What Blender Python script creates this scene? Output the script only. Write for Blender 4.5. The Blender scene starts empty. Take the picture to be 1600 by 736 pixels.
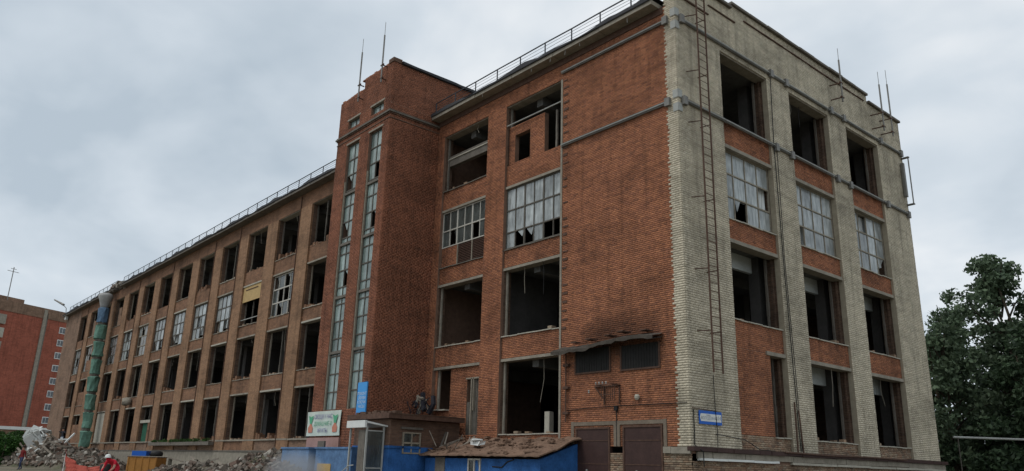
import bpy, math, random
import numpy as np
from mathutils import Vector, Matrix
rnd = random.Random(7)
R_ = math.radians
scn = bpy.context.scene
col = scn.collection

# ------------------------------------------------------------------ camera
cd = bpy.data.cameras.new('camera'); cam = bpy.data.objects.new('camera', cd); col.objects.link(cam)
cam.location = (16.66, -22.498, 0.115)
cam.rotation_euler = (R_(106.656), R_(-1.478), R_(49.106))
cd.sensor_width = 36; cd.lens = 27.229; cd.clip_start = .1; cd.clip_end = 5000
scn.camera = cam

# ------------------------------------------------------------------ sky and sun (overcast)
SUN_EL, SUN_AZ = R_(52), R_(215)
w = bpy.data.worlds.new('World'); scn.world = w; w.use_nodes = True
nt = w.node_tree; N = nt.nodes; L = nt.links
bg = N['Background']; bg.inputs['Strength'].default_value = 0.1
sky = N.new('ShaderNodeTexSky'); sky.sky_type = 'NISHITA'; sky.sun_disc = False
sky.sun_elevation = SUN_EL; sky.sun_rotation = SUN_AZ
tc = N.new('ShaderNodeTexCoord')
sep = N.new('ShaderNodeSeparateXYZ'); L.new(tc.outputs['Generated'], sep.inputs[0])
mx = N.new('ShaderNodeMath'); mx.operation = 'MAXIMUM'; mx.inputs[1].default_value = 0.0
L.new(sep.outputs['Z'], mx.inputs[0])
ad = N.new('ShaderNodeMath'); ad.inputs[1].default_value = 0.35; L.new(mx.outputs[0], ad.inputs[0])
dx = N.new('ShaderNodeMath'); dx.operation = 'DIVIDE'; L.new(sep.outputs['X'], dx.inputs[0]); L.new(ad.outputs[0], dx.inputs[1])
dy = N.new('ShaderNodeMath'); dy.operation = 'DIVIDE'; L.new(sep.outputs['Y'], dy.inputs[0]); L.new(ad.outputs[0], dy.inputs[1])
cmb = N.new('ShaderNodeCombineXYZ'); L.new(dx.outputs[0], cmb.inputs[0]); L.new(dy.outputs[0], cmb.inputs[1])
cmb.inputs[2].default_value = 3.7
n1 = N.new('ShaderNodeTexNoise'); n1.inputs['Scale'].default_value = 1.5; n1.inputs['Detail'].default_value = 5
n1.inputs['Roughness'].default_value = .5; n1.inputs['Distortion'].default_value = .25
L.new(cmb.outputs[0], n1.inputs['Vector'])
n2 = N.new('ShaderNodeTexNoise'); n2.inputs['Scale'].default_value = 4.2; n2.inputs['Detail'].default_value = 6; n2.inputs['Distortion'].default_value = .4
L.new(cmb.outputs[0], n2.inputs['Vector'])
nm = N.new('ShaderNodeMix'); nm.inputs[0].default_value = .22; L.new(n1.outputs['Fac'], nm.inputs[2]); L.new(n2.outputs['Fac'], nm.inputs[3])
cr = N.new('ShaderNodeValToRGB'); L.new(nm.outputs[0], cr.inputs[0])
cr.color_ramp.elements[0].position = .38; cr.color_ramp.elements[0].color = (4.3, 5.0, 5.65, 1)
cr.color_ramp.elements[1].position = .61; cr.color_ramp.elements[1].color = (7.9, 8.15, 8.35, 1)
e = cr.color_ramp.elements.new(.5); e.color = (5.9, 6.5, 7.05, 1)
mix = N.new('ShaderNodeMix'); mix.data_type = 'RGBA'; mix.inputs[0].default_value = .93
L.new(sky.outputs[0], mix.inputs[6]); L.new(cr.outputs[0], mix.inputs[7])
L.new(mix.outputs[2], bg.inputs['Color'])
sd = bpy.data.lights.new('sun', 'SUN'); sd.energy = .95; sd.angle = R_(25); sd.color = (1, .96, .9)
so = bpy.data.objects.new('sun', sd); col.objects.link(so)
_d = Vector((math.sin(SUN_AZ) * math.cos(SUN_EL), math.cos(SUN_AZ) * math.cos(SUN_EL), math.sin(SUN_EL)))
_d = Vector((-.22, -.6, .95)).normalized()
so.rotation_euler = _d.to_track_quat('Z', 'Y').to_euler()
sky.sun_elevation = math.asin(_d.z); sky.sun_rotation = math.atan2(_d.x, _d.y)
scn.view_settings.view_transform = 'Standard'; scn.view_settings.look = 'None'
scn.view_settings.exposure = .2; scn.view_settings.gamma = 1
scn.cycles.max_bounces = 5; scn.cycles.diffuse_bounces = 3; scn.cycles.glossy_bounces = 2
scn.cycles.transparent_max_bounces = 10; scn.cycles.volume_bounces = 0
scn.cycles.use_denoising = True

# ------------------------------------------------------------------ materials
class NT:
    def __init__(s, name):
        s.m = bpy.data.materials.new(name); s.m.use_nodes = True; s.n = s.m.node_tree.nodes; s.l = s.m.node_tree.links
        s.b = s.n['Principled BSDF']; s.b.inputs['Roughness'].default_value = .9
        s.b.inputs['Specular IOR Level'].default_value = .25
        g = s.n.new('ShaderNodeNewGeometry'); s.pos = g.outputs['Position']; s.isl = g.outputs['Random Per Island']
    def node(s, t, **k):
        x = s.n.new(t)
        for a, b in k.items(): setattr(x, a, b)
        return x
    def noise(s, scale, detail=4, rough=.6, vec=None, dist=0, stretch=None):
        x = s.n.new('ShaderNodeTexNoise'); x.inputs['Scale'].default_value = scale; x.inputs['Detail'].default_value = detail
        x.inputs['Roughness'].default_value = rough; x.inputs['Distortion'].default_value = dist
        v = vec or s.pos
        if stretch:
            mp = s.n.new('ShaderNodeMapping'); mp.inputs['Scale'].default_value = stretch; s.l.new(v, mp.inputs[0]); v = mp.outputs[0]
        s.l.new(v, x.inputs['Vector']); return x.outputs['Fac']
    def ramp(s, fac, stops):
        x = s.n.new('ShaderNodeValToRGB'); e = x.color_ramp.elements
        while len(e) < len(stops): e.new(.5)
        for i, (p, c) in enumerate(stops):
            e[i].position = p; e[i].color = (c, c, c, 1) if isinstance(c, (int, float)) else (*c, 1)
        s.l.new(fac, x.inputs[0]); return x.outputs[0]
    def mix(s, fac, a, b, mode='MIX'):
        x = s.n.new('ShaderNodeMix'); x.data_type = 'RGBA'; x.blend_type = mode
        for i, v in ((0, fac), (6, a), (7, b)):
            if isinstance(v, (int, float)): x.inputs[i].default_value = v if i == 0 else (v, v, v, 1)
            elif isinstance(v, tuple): x.inputs[i].default_value = (*v, 1)
            else: s.l.new(v, x.inputs[i])
        return x.outputs[2]
    def math(s, op, a, b=0.):
        x = s.n.new('ShaderNodeMath'); x.operation = op
        for i, v in ((0, a), (1, b)):
            if isinstance(v, (int, float)): x.inputs[i].default_value = v
            else: s.l.new(v, x.inputs[i])
        return x.outputs[0]
    def color(s, c):
        if isinstance(c, tuple): s.b.inputs['Base Color'].default_value = (*c, 1)
        else: s.l.new(c, s.b.inputs['Base Color'])
        return s
    def bump(s, h, st=.3, d=.02):
        x = s.n.new('ShaderNodeBump'); x.inputs['Strength'].default_value = st; x.inputs['Distance'].default_value = d
        s.l.new(h, x.inputs['Height']); s.l.new(x.outputs[0], s.b.inputs['Normal']); return s

def simple(name, c, rough=.85, var=.35, scale=3., metal=0., spec=.25, bump=.15):
    t = NT(name); f = t.noise(scale, 5, .65); f2 = t.noise(scale * 7, 3, .6)
    lo = tuple(max(0, v * (1 - var)) for v in c); hi = tuple(v * (1 + var) for v in c)
    a = t.ramp(f, [(.3, lo), (.7, hi)]); b = t.mix(.35, a, t.ramp(f2, [(.3, lo), (.7, hi)]))
    t.color(b); t.b.inputs['Roughness'].default_value = rough; t.b.inputs['Metallic'].default_value = metal
    t.b.inputs['Specular IOR Level'].default_value = spec
    if bump: t.bump(f2, bump, .02)
    return t.m

def soot(t, colr, lo=.62, hi=1.15):
    """weathering stains with shapes of their own, laid over a colour"""
    a = t.noise(.33, 5, .62, stretch=(1, 1, 1.8)); b = t.noise(1.6, 5, .7, stretch=(.5, .5, 2.2))
    c = t.mix(1., colr, t.ramp(a, [(.3, lo), (.52, 1.), (.75, hi)]), 'MULTIPLY')
    c = t.mix(.7, c, t.ramp(b, [(.3, .6), (.5, 1.), (.75, 1.15)]), 'MULTIPLY')
    v = t.noise(2.6, 4, .6, stretch=(1, 1, .1)); c = t.mix(.75, c, t.ramp(v, [(.32, .62), (.48, 1.), (.8, 1.1)]), 'MULTIPLY')
    f = t.noise(3.3, 5, .75); return t.mix(.6, c, t.ramp(f, [(.3, .7), (.5, 1.), (.72, 1.2)]), 'MULTIPLY')

def brick_pieces(name, cols, lo=.62, vent_soot=False):
    t = NT(name)
    oi = t.n.new('ShaderNodeObjectInfo')
    f = t.math('FRACT', t.math('ADD', t.isl, oi.outputs['Random']))
    c = t.ramp(f, [(i / (len(cols) - 1), k) for i, k in enumerate(cols)])
    c = soot(t, c, lo); g = t.noise(30, 3)
    c = t.mix(.5, c, t.ramp(g, [(.3, .75), (.7, 1.2)]), 'MULTIPLY')
    if vent_soot:      # smoke stain on the wall round the two vents
        d_ = t.node('ShaderNodeVectorMath', operation='DISTANCE'); mp_ = t.node('ShaderNodeMapping'); mp_.inputs['Scale'].default_value = (.55, 1, 1.35)
        t.l.new(t.pos, mp_.inputs[0]); t.l.new(mp_.outputs[0], d_.inputs[0]); d_.inputs[1].default_value = (-3.2 * .55, 0, 5.15 * 1.35)
        k_ = t.math('ADD', d_.outputs['Value'], t.math('MULTIPLY', t.noise(1.3, 4), .9)); k_ = t.math('MULTIPLY', k_, .52); c = t.mix(1., c, t.ramp(k_, [(.55, .38), (1., 1.)]), 'MULTIPLY')
    t.color(c); t.bump(g, .3, .01); return t.m

def brick_tex(name, cA, cB, mort, w_=.25, h_=.077, lo=.62, fade=None):
    """brick courses as texture, for walls too far away to show each brick"""
    t = NT(name)
    s = t.n.new('ShaderNodeSeparateXYZ'); t.l.new(t.pos, s.inputs[0])
    u = t.math('ADD', s.outputs[0], s.outputs[1])
    cb = t.n.new('ShaderNodeCombineXYZ'); t.l.new(u, cb.inputs[0]); t.l.new(s.outputs[2], cb.inputs[1])
    b = t.n.new('ShaderNodeTexBrick'); t.l.new(cb.outputs[0], b.inputs['Vector'])
    b.inputs['Scale'].default_value = 1; b.inputs['Brick Width'].default_value = w_; b.inputs['Row Height'].default_value = h_
    b.inputs['Mortar Size'].default_value = .006; b.inputs['Mortar Smooth'].default_value = .3
    b.inputs['Color1'].default_value = (*cA, 1); b.inputs['Color2'].default_value = (*cB, 1); b.inputs['Mortar'].default_value = (*mort, 1)
    c = b.outputs['Color']
    pn = t.noise(5, 3, .6, stretch=(1, 1, 4)); c = t.mix(.7, c, t.ramp(pn, [(.3, .7), (.7, 1.25)]), 'MULTIPLY')
    c = soot(t, c, lo)
    t.color(c); t.bump(b.outputs['Fac'], -.25, .01); return t.m

M = {}
M['red_piece'] = brick_pieces('red_brick_pieces', [(.22, .094, .056), (.36, .146, .076), (.41, .172, .088), (.32, .13, .071), (.385, .16, .083), (.27, .112, .065), (.35, .146, .078)], .55, True)
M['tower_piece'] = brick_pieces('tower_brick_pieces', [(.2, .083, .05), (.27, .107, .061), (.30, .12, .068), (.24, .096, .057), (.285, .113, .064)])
M['stone_piece'] = brick_pieces('silicate_brick_pieces', [(.50, .445, .335), (.56, .50, .385), (.53, .475, .36), (.60, .54, .42), (.48, .425, .32)], .62)
M['brown_piece'] = brick_pieces('plinth_brick_pieces', [(.22, .15, .10), (.34, .25, .17), (.28, .17, .11), (.36, .29, .21), (.16, .11, .08)])
M['mortar_red'] = simple('mortar_in_red_wall', (.2, .125, .09), .95, .3, 4)
M['mortar_stone'] = simple('mortar_in_pale_wall', (.34, .295, .22), .95, .25, 4)
M['far_brick'] = brick_tex('faded_wing_brick', (.26, .135, .076), (.19, .1, .06), (.18, .13, .09))
M['pier_brick'] = brick_tex('faded_pier_brick', (.32, .18, .1), (.25, .14, .08), (.22, .165, .115))
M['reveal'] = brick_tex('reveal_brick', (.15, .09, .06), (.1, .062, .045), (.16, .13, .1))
M['annex_brick'] = brick_tex('annex_brick', (.16, .095, .065), (.12, .07, .05), (.13, .1, .08))
M['end_plaster'] = brick_tex('end_wall_brick', (.26, .16, .105), (.2, .125, .085), (.2, .155, .12))
M['apt_brick'] = brick_tex('apartment_brick', (.33, .098, .06), (.29, .085, .053), (.27, .11, .08), .25, .077, .85)
M['concrete'] = simple('weathered_concrete', (.27, .245, .2), .95, .35, 2.5)
M['door_stone'] = simple('sooty_door_surround', (.19, .155, .12), .95, .35, 2.5)
M['sooty_slab'] = simple('sooty_slab', (.07, .06, .05), .95, .4, 2.5)
M['pale_concrete'] = simple('pale_concrete', (.40, .38, .32), .95, .25, 3)
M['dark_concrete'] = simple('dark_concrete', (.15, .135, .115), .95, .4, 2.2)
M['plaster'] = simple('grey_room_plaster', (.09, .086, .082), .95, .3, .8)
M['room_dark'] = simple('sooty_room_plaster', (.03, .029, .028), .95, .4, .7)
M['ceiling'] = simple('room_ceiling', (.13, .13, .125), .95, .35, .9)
M['beam_white'] = simple('whitewashed_beam', (.55, .6, .6), .9, .2, 1.2)
M['roofing'] = simple('bitumen_roofing', (.045, .046, .05), .9, .35, 2)
M['steel'] = simple('galvanised_channel', (.21, .205, .19), .6, .3, 3, .4)
M['pale_steel'] = simple('pale_painted_steel', (.36, .37, .35), .6, .2, 3)
M['rust'] = simple('rusty_steel', (.10, .058, .042), .85, .45, 6)
M['rail'] = simple('dark_railing_steel', (.055, .06, .07), .7, .3, 6)
M['door'] = simple('brown_metal_door', (.055, .03, .026), .65, .3, 2.5)
M['wood_frame'] = simple('old_window_wood', (.27, .24, .19), .9, .35, 7)
M['white_frame'] = simple('flaking_white_frame', (.5, .48, .43), .85, .25, 8)
M['dark_frame'] = simple('dark_window_wood', (.11, .1, .085), .9, .35, 7)
M['blue'] = simple('blue_wall_paint', (.028, .11, .31), .8, .5, 1.9)
M['lblue'] = simple('faded_blue_paint', (.1, .19, .34), .85, .4, 1.9)
M['pink'] = simple('pink_plaster', (.36, .22, .19), .9, .2, 2)
M['sheet'] = simple('board_sheet_roof', (.18, .115, .08), .9, .6, 2.2)
M['white'] = simple('white_paint', (.68, .7, .68), .7, .1, 3)
M['banner'] = simple('banner_fabric', (.55, .62, .56), .8, .06, 2)
M['green_ink'] = simple('green_print', (.10, .38, .22), .8, .1, 5)
M['orange_ink'] = simple('orange_print', (.55, .22, .15), .8, .1, 5)
M['violet_ink'] = simple('violet_print', (.22, .2, .38), .8, .1, 5)
M['sign_blue'] = simple('street_plate_blue', (.02, .12, .5), .5, .08, 3)
M['sign_sky'] = simple('vertical_sign_blue', (.06, .32, .72), .5, .08, 3)
M['sign_text'] = simple('sign_lettering', (.25, .28, .36), .7, .05, 3)
M['white_text'] = simple('white_lettering', (.6, .7, .78), .6, .05, 3)
M['yellow'] = simple('yellow_board', (.47, .33, .15), .85, .2, 3)
M['skip'] = simple('ochre_container_paint', (.4, .19, .05), .7, .25, 2)
M['chute_green'] = simple('green_chute_wrap', (.12, .23, .18), .85, .4, 2.5)
M['chute_blue'] = simple('blue_chute_wrap', (.1, .17, .26), .75, .3, 2.5)
M['chute_grey'] = simple('grey_chute_hopper', (.33, .33, .32), .75, .2, 2.5)
M['green_door'] = simple('dark_green_door', (.02, .1, .06), .8, .3, 2.5)
M['net'] = simple('orange_barrier_mesh', (.42, .09, .065), .85, .25, 6)
M['black'] = simple('black_plastic', (.018, .018, .018), .6, .2, 3)
M['jacket_red'] = simple('dark_red_cloth', (.17, .02, .02), .9, .2, 8)
M['jacket_bright'] = simple('bright_red_cloth', (.5, .02, .04), .9, .2, 8)
M['jeans'] = simple('dark_blue_cloth', (.04, .055, .11), .9, .2, 8)
M['pale_jeans'] = simple('pale_blue_cloth', (.25, .3, .38), .9, .2, 8)
M['dark_cloth'] = simple('dark_cloth', (.03, .03, .038), .9, .2, 8)
M['skin'] = simple('skin', (.45, .25, .18), .7, .05, 8)
M['hair'] = simple('dark_hair', (.03, .02, .015), .8, .2, 8)
M['bark'] = simple('bark', (.07, .055, .04), .95, .3, 9)
M['debris_wood'] = simple('broken_timber', (.33, .29, .24), .95, .35, 5)
M['tarp'] = simple('white_foam_scrap', (.66, .68, .66), .8, .1, 3)

t = NT('rubble'); c = t.ramp(t.isl, [(0, (.08, .07, .058)), (.35, (.16, .135, .11)), (.6, (.17, .11, .085)), (.8, (.24, .215, .18)), (1, (.42, .39, .34))])
c = t.mix(.5, c, t.ramp(t.noise(9, 4), [(.3, .6), (.7, 1.2)]), 'MULTIPLY'); t.color(c); M['rubble'] = t.m
t = NT('dirt_mound'); f = t.noise(1.8, 8, .7); g = t.noise(.45, 3)
c = t.mix(t.ramp(g, [(.4, 0.), (.6, 1.)]), t.ramp(f, [(.3, (.1, .085, .068)), (.7, (.25, .21, .165))]), t.ramp(f, [(.3, (.05, .06, .03)), (.7, (.15, .135, .09))]))
t.color(c); t.bump(f, .8, .15); M['dirt'] = t.m
t = NT('ground'); f = t.noise(.35, 8, .65); g = t.noise(.06, 4)
c = t.mix(t.ramp(g, [(.42, 0.), (.6, 1.)]), t.ramp(f, [(.3, (.12, .1, .075)), (.7, (.26, .215, .16))]), t.ramp(f, [(.3, (.06, .07, .035)), (.7, (.14, .13, .09))]))
t.color(c); t.bump(f, .5, .05); M['ground'] = t.m

def leaf_mat(name, lo, hi):
    t = NT(name); c = t.ramp(t.isl, [(0, lo), (.7, hi), (1, tuple(v * 1.35 for v in hi))])
    c = t.mix(.6, c, t.ramp(t.noise(.5, 3), [(.35, .6), (.65, 1.25)]), 'MULTIPLY')
    t.color(c); t.b.inputs['Roughness'].default_value = .6
    tr = t.n.new('ShaderNodeBsdfTranslucent'); t.l.new(c, tr.inputs[0])
    ms = t.n.new('ShaderNodeMixShader'); ms.inputs[0].default_value = .25
    t.l.new(t.b.outputs[0], ms.inputs[1]); t.l.new(tr.outputs[0], ms.inputs[2])
    t.l.new(ms.outputs[0], t.n['Material Output'].inputs[0]); return t.m
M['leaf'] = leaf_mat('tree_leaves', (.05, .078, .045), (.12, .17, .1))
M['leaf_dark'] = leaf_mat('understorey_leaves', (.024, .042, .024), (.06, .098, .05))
M['hedge'] = leaf_mat('bush_leaves', (.015, .045, .01), (.05, .12, .025))

def glass_mat(name, tint, alpha, rough=.12):
    t = NT(name)
    s = t.n.new('ShaderNodeSeparateXYZ'); t.l.new(t.pos, s.inputs[0])
    u = t.math('ADD', s.outputs[0], s.outputs[1])
    cb = t.n.new('ShaderNodeCombineXYZ'); t.l.new(u, cb.inputs[0]); t.l.new(s.outputs[2], cb.inputs[2])
    f = t.noise(5, 4, .6, cb.outputs[0], stretch=(1, 1, .22)); g = t.noise(1.1, 2, .5, cb.outputs[0])
    c = t.ramp(f, [(.3, tuple(v * .5 for v in tint)), (.55, tint), (.75, tuple(min(1, v * 1.45) for v in tint))])
    oi = t.n.new('ShaderNodeObjectInfo')
    c = t.mix(.7, c, t.ramp(oi.outputs['Random'], [(0, .5), (.5, 1.), (1, 1.15)]), 'MULTIPLY')
    c = t.mix(.6, c, t.ramp(g, [(.35, .6), (.65, 1.2)]), 'MULTIPLY')
    t.color(c); t.b.inputs['Roughness'].default_value = rough; t.b.inputs['Specular IOR Level'].default_value = .6
    t.b.inputs['Alpha'].default_value = alpha; return t.m
M['glass'] = glass_mat('dusty_glass', (.5, .54, .54), .75)
M['glass_dark'] = glass_mat('old_dark_glass', (.10, .115, .11), .75)
M['glass_tower'] = glass_mat('stairwell_glass', (.28, .36, .34), .92)
M['apt_glass'] = glass_mat('apartment_glass', (.1, .11, .12), 1., .1)
t = NT('net_curtain'); f = t.noise(7, 2, .5, stretch=(1, 1, .1))
t.color(t.ramp(f, [(.35, (.4, .42, .42)), (.65, (.8, .83, .83))])); M['curtain'] = t.m

# ------------------------------------------------------------------ builders
class MB:
    def __init__(s): s.v = []; s.f = []
    def box(s, x0, x1, y0, y1, z0, z1, mat=None):
        i = len(s.v)
        P = [(x, y, z) for z in (z0, z1) for y in (y0, y1) for x in (x0, x1)]
        if mat is not None: P = [tuple(mat @ Vector(p)) for p in P]
        s.v += P
        s.f += [tuple(i + k for k in q) for q in ((0, 2, 3, 1), (4, 5, 7, 6), (0, 1, 5, 4), (2, 6, 7, 3), (0, 4, 6, 2), (1, 3, 7, 5))]
        return s
    def quadstrip(s, rows):
        """rows: list of equal-length point lists -> sheet"""
        i = len(s.v); n = len(rows[0])
        for r in rows: s.v += [tuple(p) for p in r]
        for a in range(len(rows) - 1):
            for b in range(n - 1): k = i + a * n + b; s.f.append((k, k + 1, k + n + 1, k + n))
        return s
    def tube(s, pts, r, seg=6, r1=None):
        pts = [Vector(p) for p in pts]; i0 = len(s.v); n = len(pts)
        for k, p in enumerate(pts):
            d = (pts[min(k + 1, n - 1)] - pts[max(k - 1, 0)]).normalized()
            a = d.orthogonal().normalized() if k == 0 else (a - d * a.dot(d)).normalized()
            b = d.cross(a); rr = r if r1 is None else r + (r1 - r) * k / max(1, n - 1)
            for q in range(seg):
                th = 2 * math.pi * q / seg; s.v.append(tuple(p + (a * math.cos(th) + b * math.sin(th)) * rr))
        for k in range(n - 1):
            for q in range(seg):
                a0 = i0 + k * seg + q; b0 = i0 + k * seg + (q + 1) % seg
                s.f.append((a0, b0, b0 + seg, a0 + seg))
        s.f.append(tuple(i0 + q for q in range(seg))[::-1]); s.f.append(tuple(i0 + (n - 1) * seg + q for q in range(seg)))
        return s
    def lathe(s, cx, cy, prof, seg=12, dx=0, dy=0, sharp=None):
        i0 = len(s.v); n = len(prof)
        for k, (r, z) in enumerate(prof):
            for q in range(seg):
                th = 2 * math.pi * q / seg; s.v.append((cx + r * math.cos(th), cy + r * math.sin(th), z))
        for k in range(n - 1):
            for q in range(seg):
                a = i0 + k * seg + q; b = i0 + k * seg + (q + 1) % seg; s.f.append((a, b, b + seg, a + seg))
        s.f.append(tuple(i0 + q for q in range(seg))[::-1]); s.f.append(tuple(i0 + (n - 1) * seg + q for q in range(seg)))
        return s
    def mesh(s, name, m):
        me = bpy.data.meshes.new(name); me.from_pydata(s.v, [], s.f)
        if m: me.materials.append(m)
        me.update(); return me
    def build(s, name, m, parent=None, smooth=False):
        me = s.mesh(name, m)
        if smooth:
            for p in me.polygons: p.use_smooth = True
        return place(name, me, parent)

def place(name, me, parent=None):
    o = bpy.data.objects.new(name, me); col.objects.link(o)
    if parent is not None:
        o.parent = parent
        if parent.type == 'EMPTY': o.location = -parent.location   # mesh data is written in world metres
    return o
def tag(o, label=None, cat=None, group=None, kind=None):
    if label: o['label'] = label
    if cat: o['category'] = cat
    if group: o['group'] = group
    if kind: o['kind'] = kind
    return o
def thing(name, loc, label, cat, group=None):
    o = bpy.data.objects.new(name, None); col.objects.link(o); o.location = loc; o.empty_display_size = .5
    return tag(o, label, cat, group)
def jit(a): return rnd.uniform(-a, a)

# facade coordinates: ('A', y) faces -y with u measured towards -x;  ('B', x) faces +x with u measured along +y
def FP(F, u, o, z): return (-u, F[1] - o, z) if F[0] == 'A' else (F[1] + o, u, z)
def fbox(mb, F, u0, u1, z0, z1, o0, o1):
    a = FP(F, u0, o0, z0); b = FP(F, u1, o1, z1)
    return mb.box(min(a[0], b[0]), max(a[0], b[0]), min(a[1], b[1]), max(a[1], b[1]), min(a[2], b[2]), max(a[2], b[2]))
def ftube(mb, F, pts, r, seg=6): return mb.tube([FP(F, *p) for p in pts], r, seg)

CAM = np.array(cam.location)
single = []          # candidates for individually built bricks
nr = np.random.default_rng(5)
def courses(F, rects, h, Lb=.25, proud=.004, j=.009, base=.95):
    """real bricks: every visible brick of the rectangle as (u0,u1,z0,z1,proud)"""
    out = []
    for (u0, u1, z0, z1) in rects:
        k0 = int(math.floor((z0 - base) / h + 1e-6)); k1 = int(math.ceil((z1 - base) / h - 1e-6))
        for k in range(k0, k1):
            a = base + k * h; zz0 = max(a, z0 + .001); zz1 = min(a + h - j, z1 - .001)
            if zz1 - zz0 < .018: continue
            Lk = Lb if k % 5 else (Lb + .01) / 2 - .005
            step = Lk + j; off = (k % 2) * step / 2 + float(nr.uniform(-.03, .03))
            n0 = int(math.floor((u0 - off) / step)) ; n1 = int(math.ceil((u1 - off) / step))
            for n in range(n0, n1 + 1):
                b0 = max(off + n * step, u0 + .001); b1 = min(off + n * step + Lk, u1 - .001)
                if b1 - b0 > .03: out.append((b0, b1, zz0, zz1))
    A = np.array(out); pr_ = proud + nr.uniform(-.002, .002, len(A))
    return np.column_stack([A, pr_])
def brick_mesh(name, F, A, m, parent, back=.02):
    n = len(A)
    if not n: return None
    u0, u1, z0, z1, p = A.T
    V = np.zeros((n, 8, 3)); 
    jx = nr.uniform(-.001, .001, (n, 4))
    for k, (uu, zz) in enumerate(((u0, z0), (u1, z0), (u1, z1), (u0, z1))):
        for d, oo in ((0, -back), (4, p + jx[:, k])):
            if F[0] == 'A': V[:, k + d] = np.column_stack([-uu, F[1] - oo + 0 * uu, zz])
            else: V[:, k + d] = np.column_stack([F[1] + oo + 0 * uu, uu, zz])
    q = np.array([[4, 5, 6, 7], [0, 1, 5, 4], [1, 2, 6, 5], [2, 3, 7, 6], [3, 0, 4, 7]])
    if F[0] == 'A': q = q[:, ::-1]
    Fc = (np.arange(n)[:, None, None] * 8 + q[None]).reshape(-1)
    me = bpy.data.meshes.new(name); me.vertices.add(n * 8); me.vertices.foreach_set('co', V.reshape(-1))
    me.loops.add(len(Fc)); me.loops.foreach_set('vertex_index', Fc.astype(np.int32))
    me.polygons.add(n * 5); me.polygons.foreach_set('loop_start', np.arange(0, n * 20, 4, dtype=np.int32))
    me.update(calc_edges=True); me.materials.append(m)
    return place(name, me, parent)
def lay(F, rects, h, m, parent, Lb=.25, proud=.004, j=.009, singles=False, base=.95):
    A = courses(F, rects, h, Lb, proud, j, base)
    if singles:
        uc = (A[:, 0] + A[:, 1]) / 2; zc = (A[:, 2] + A[:, 3]) / 2
        P = np.column_stack([-uc, 0 * uc + F[1], zc]) if F[0] == 'A' else np.column_stack([0 * uc + F[1], uc, zc])
        full = ((A[:, 1] - A[:, 0]) > Lb - .01) & ((A[:, 3] - A[:, 2]) > h - j - .003)
        d = np.linalg.norm(P - CAM, axis=1); d[~full] = 1e9
        single.append([F, A, d, m, parent, h - j, Lb])
    else:
        o = brick_mesh('brickwork', F, A, m, parent); o['kind'] = 'stuff'

# ================================================================== GROUND
GZ = -1.05; STREAK0, STREAK1 = (-1.3, 26.17, 2.4), (6.5, 35.4, 2.3)
g = MB(); g.quadstrip([[(x, y, GZ) for x in (-1500, -400, -150, -60, 0, 60, 400, 1500)] for y in (-1500, -300, -80, -20, 20, 80, 300, 1500)])
tag(g.build('ground', M['ground']), kind='structure')

# ================================================================== FACTORY BUILDING
B0 = thing('factory_building', (-50, 8, GZ), 'long four-storey red brick factory with gutted windows, stair tower and pale brick end wall', 'building')
ROW = {1: (1.50, 4.70), 2: (5.82, 8.93), 3: (9.91, 12.99), 4: (14.14, 17.31)}
SP = [(4.70, 5.82), (8.93, 9.91), (12.99, 14.14)]
EAVE = 18.35
FA = ('A', 0.); FB = ('B', 0.); FAs = ('A', .12); FBs = ('B', -.12)

def part(name, F, u0, u1, z0, z1, o0, o1, m, parent=B0): 
    mb = MB(); fbox(mb, F, u0, u1, z0, z1, o0, o1); return mb.build(name, M[m], parent)

# ---- right part of the long front (real bricks)
part('wall', FA, .3, 6.5, .95, EAVE, -.55, -.001, 'mortar_red')
lay(FA, [(.36, 6.5, .95, EAVE)], .077, M['red_piece'], B0, singles=True)
# toothed pale quoin returning round the corner
qu = []
for k in range(int((20.0 - .95) / .089)):
    z = .95 + k * .089; e_ = .50 if k % 2 else .57
    e_ += float(nr.uniform(-.03, .03)) - (.08 if nr.random() < .12 else 0)
    qu.append((.0, e_, z, min(z + .089, 20.)))
Q = []
for (a, b, z0, z1) in qu:
    x = a
    first = .25 if (int(round((z0 - .95) / .089)) % 2) else .12
    Lk = first
    while x < b - .03:
        Q.append((x + .002, min(x + Lk, b), z0, z1 - .011)); x += Lk + .01; Lk = .25
Q = np.array(Q); Q = np.column_stack([Q, .011 + nr.uniform(-.001, .001, len(Q))])
dq = np.linalg.norm(np.column_stack([-(Q[:, 0] + Q[:, 1]) / 2, 0 * Q[:, 0], (Q[:, 2] + Q[:, 3]) / 2]) - CAM, axis=1)
dq[(Q[:, 1] - Q[:, 0]) < .24] = 1e9
part('quoin', FA, .002, .46, .95, 19.8, -.3, .008, 'mortar_stone')
single.append([FA, Q, dq, M['stone_piece'], B0, .078, .25])

piers = [(6.30, 6.5), (10.38, 11.82), (15.58, 16.2)]
for a, b in piers[1:]:
    part('pier', FA, a, b, .7, 17.31, -.55, -.001, 'mortar_red')
lay(FA, [(a, b, .95, 17.31) for a, b in piers[1:]] + [(6.5, 16.2, 17.31, EAVE)], .077, M['red_piece'], B0)
part('wall', FA, 6.5, 16.2, 17.31, EAVE, -.55, -.002, 'mortar_red')
part('eave_band', FA, .6, 16.2, 18.05, EAVE, .0, .045, 'rust')  # dark brown band along the wall just below the eave
nearA = [(6.5, 10.38), (11.82, 15.58)]
rects = []
for a, b in nearA:
    for z0, z1 in SP: 
        part('spandrel', FAs, a, b, z0, z1, -.43, -.001, 'mortar_red'); rects.append((a, b, z0, z1))
    part('spandrel', FAs, a, b, .7, 1.5, -.43, -.001, 'mortar_red'); rects.append((a, b, .95, 1.5))
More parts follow.
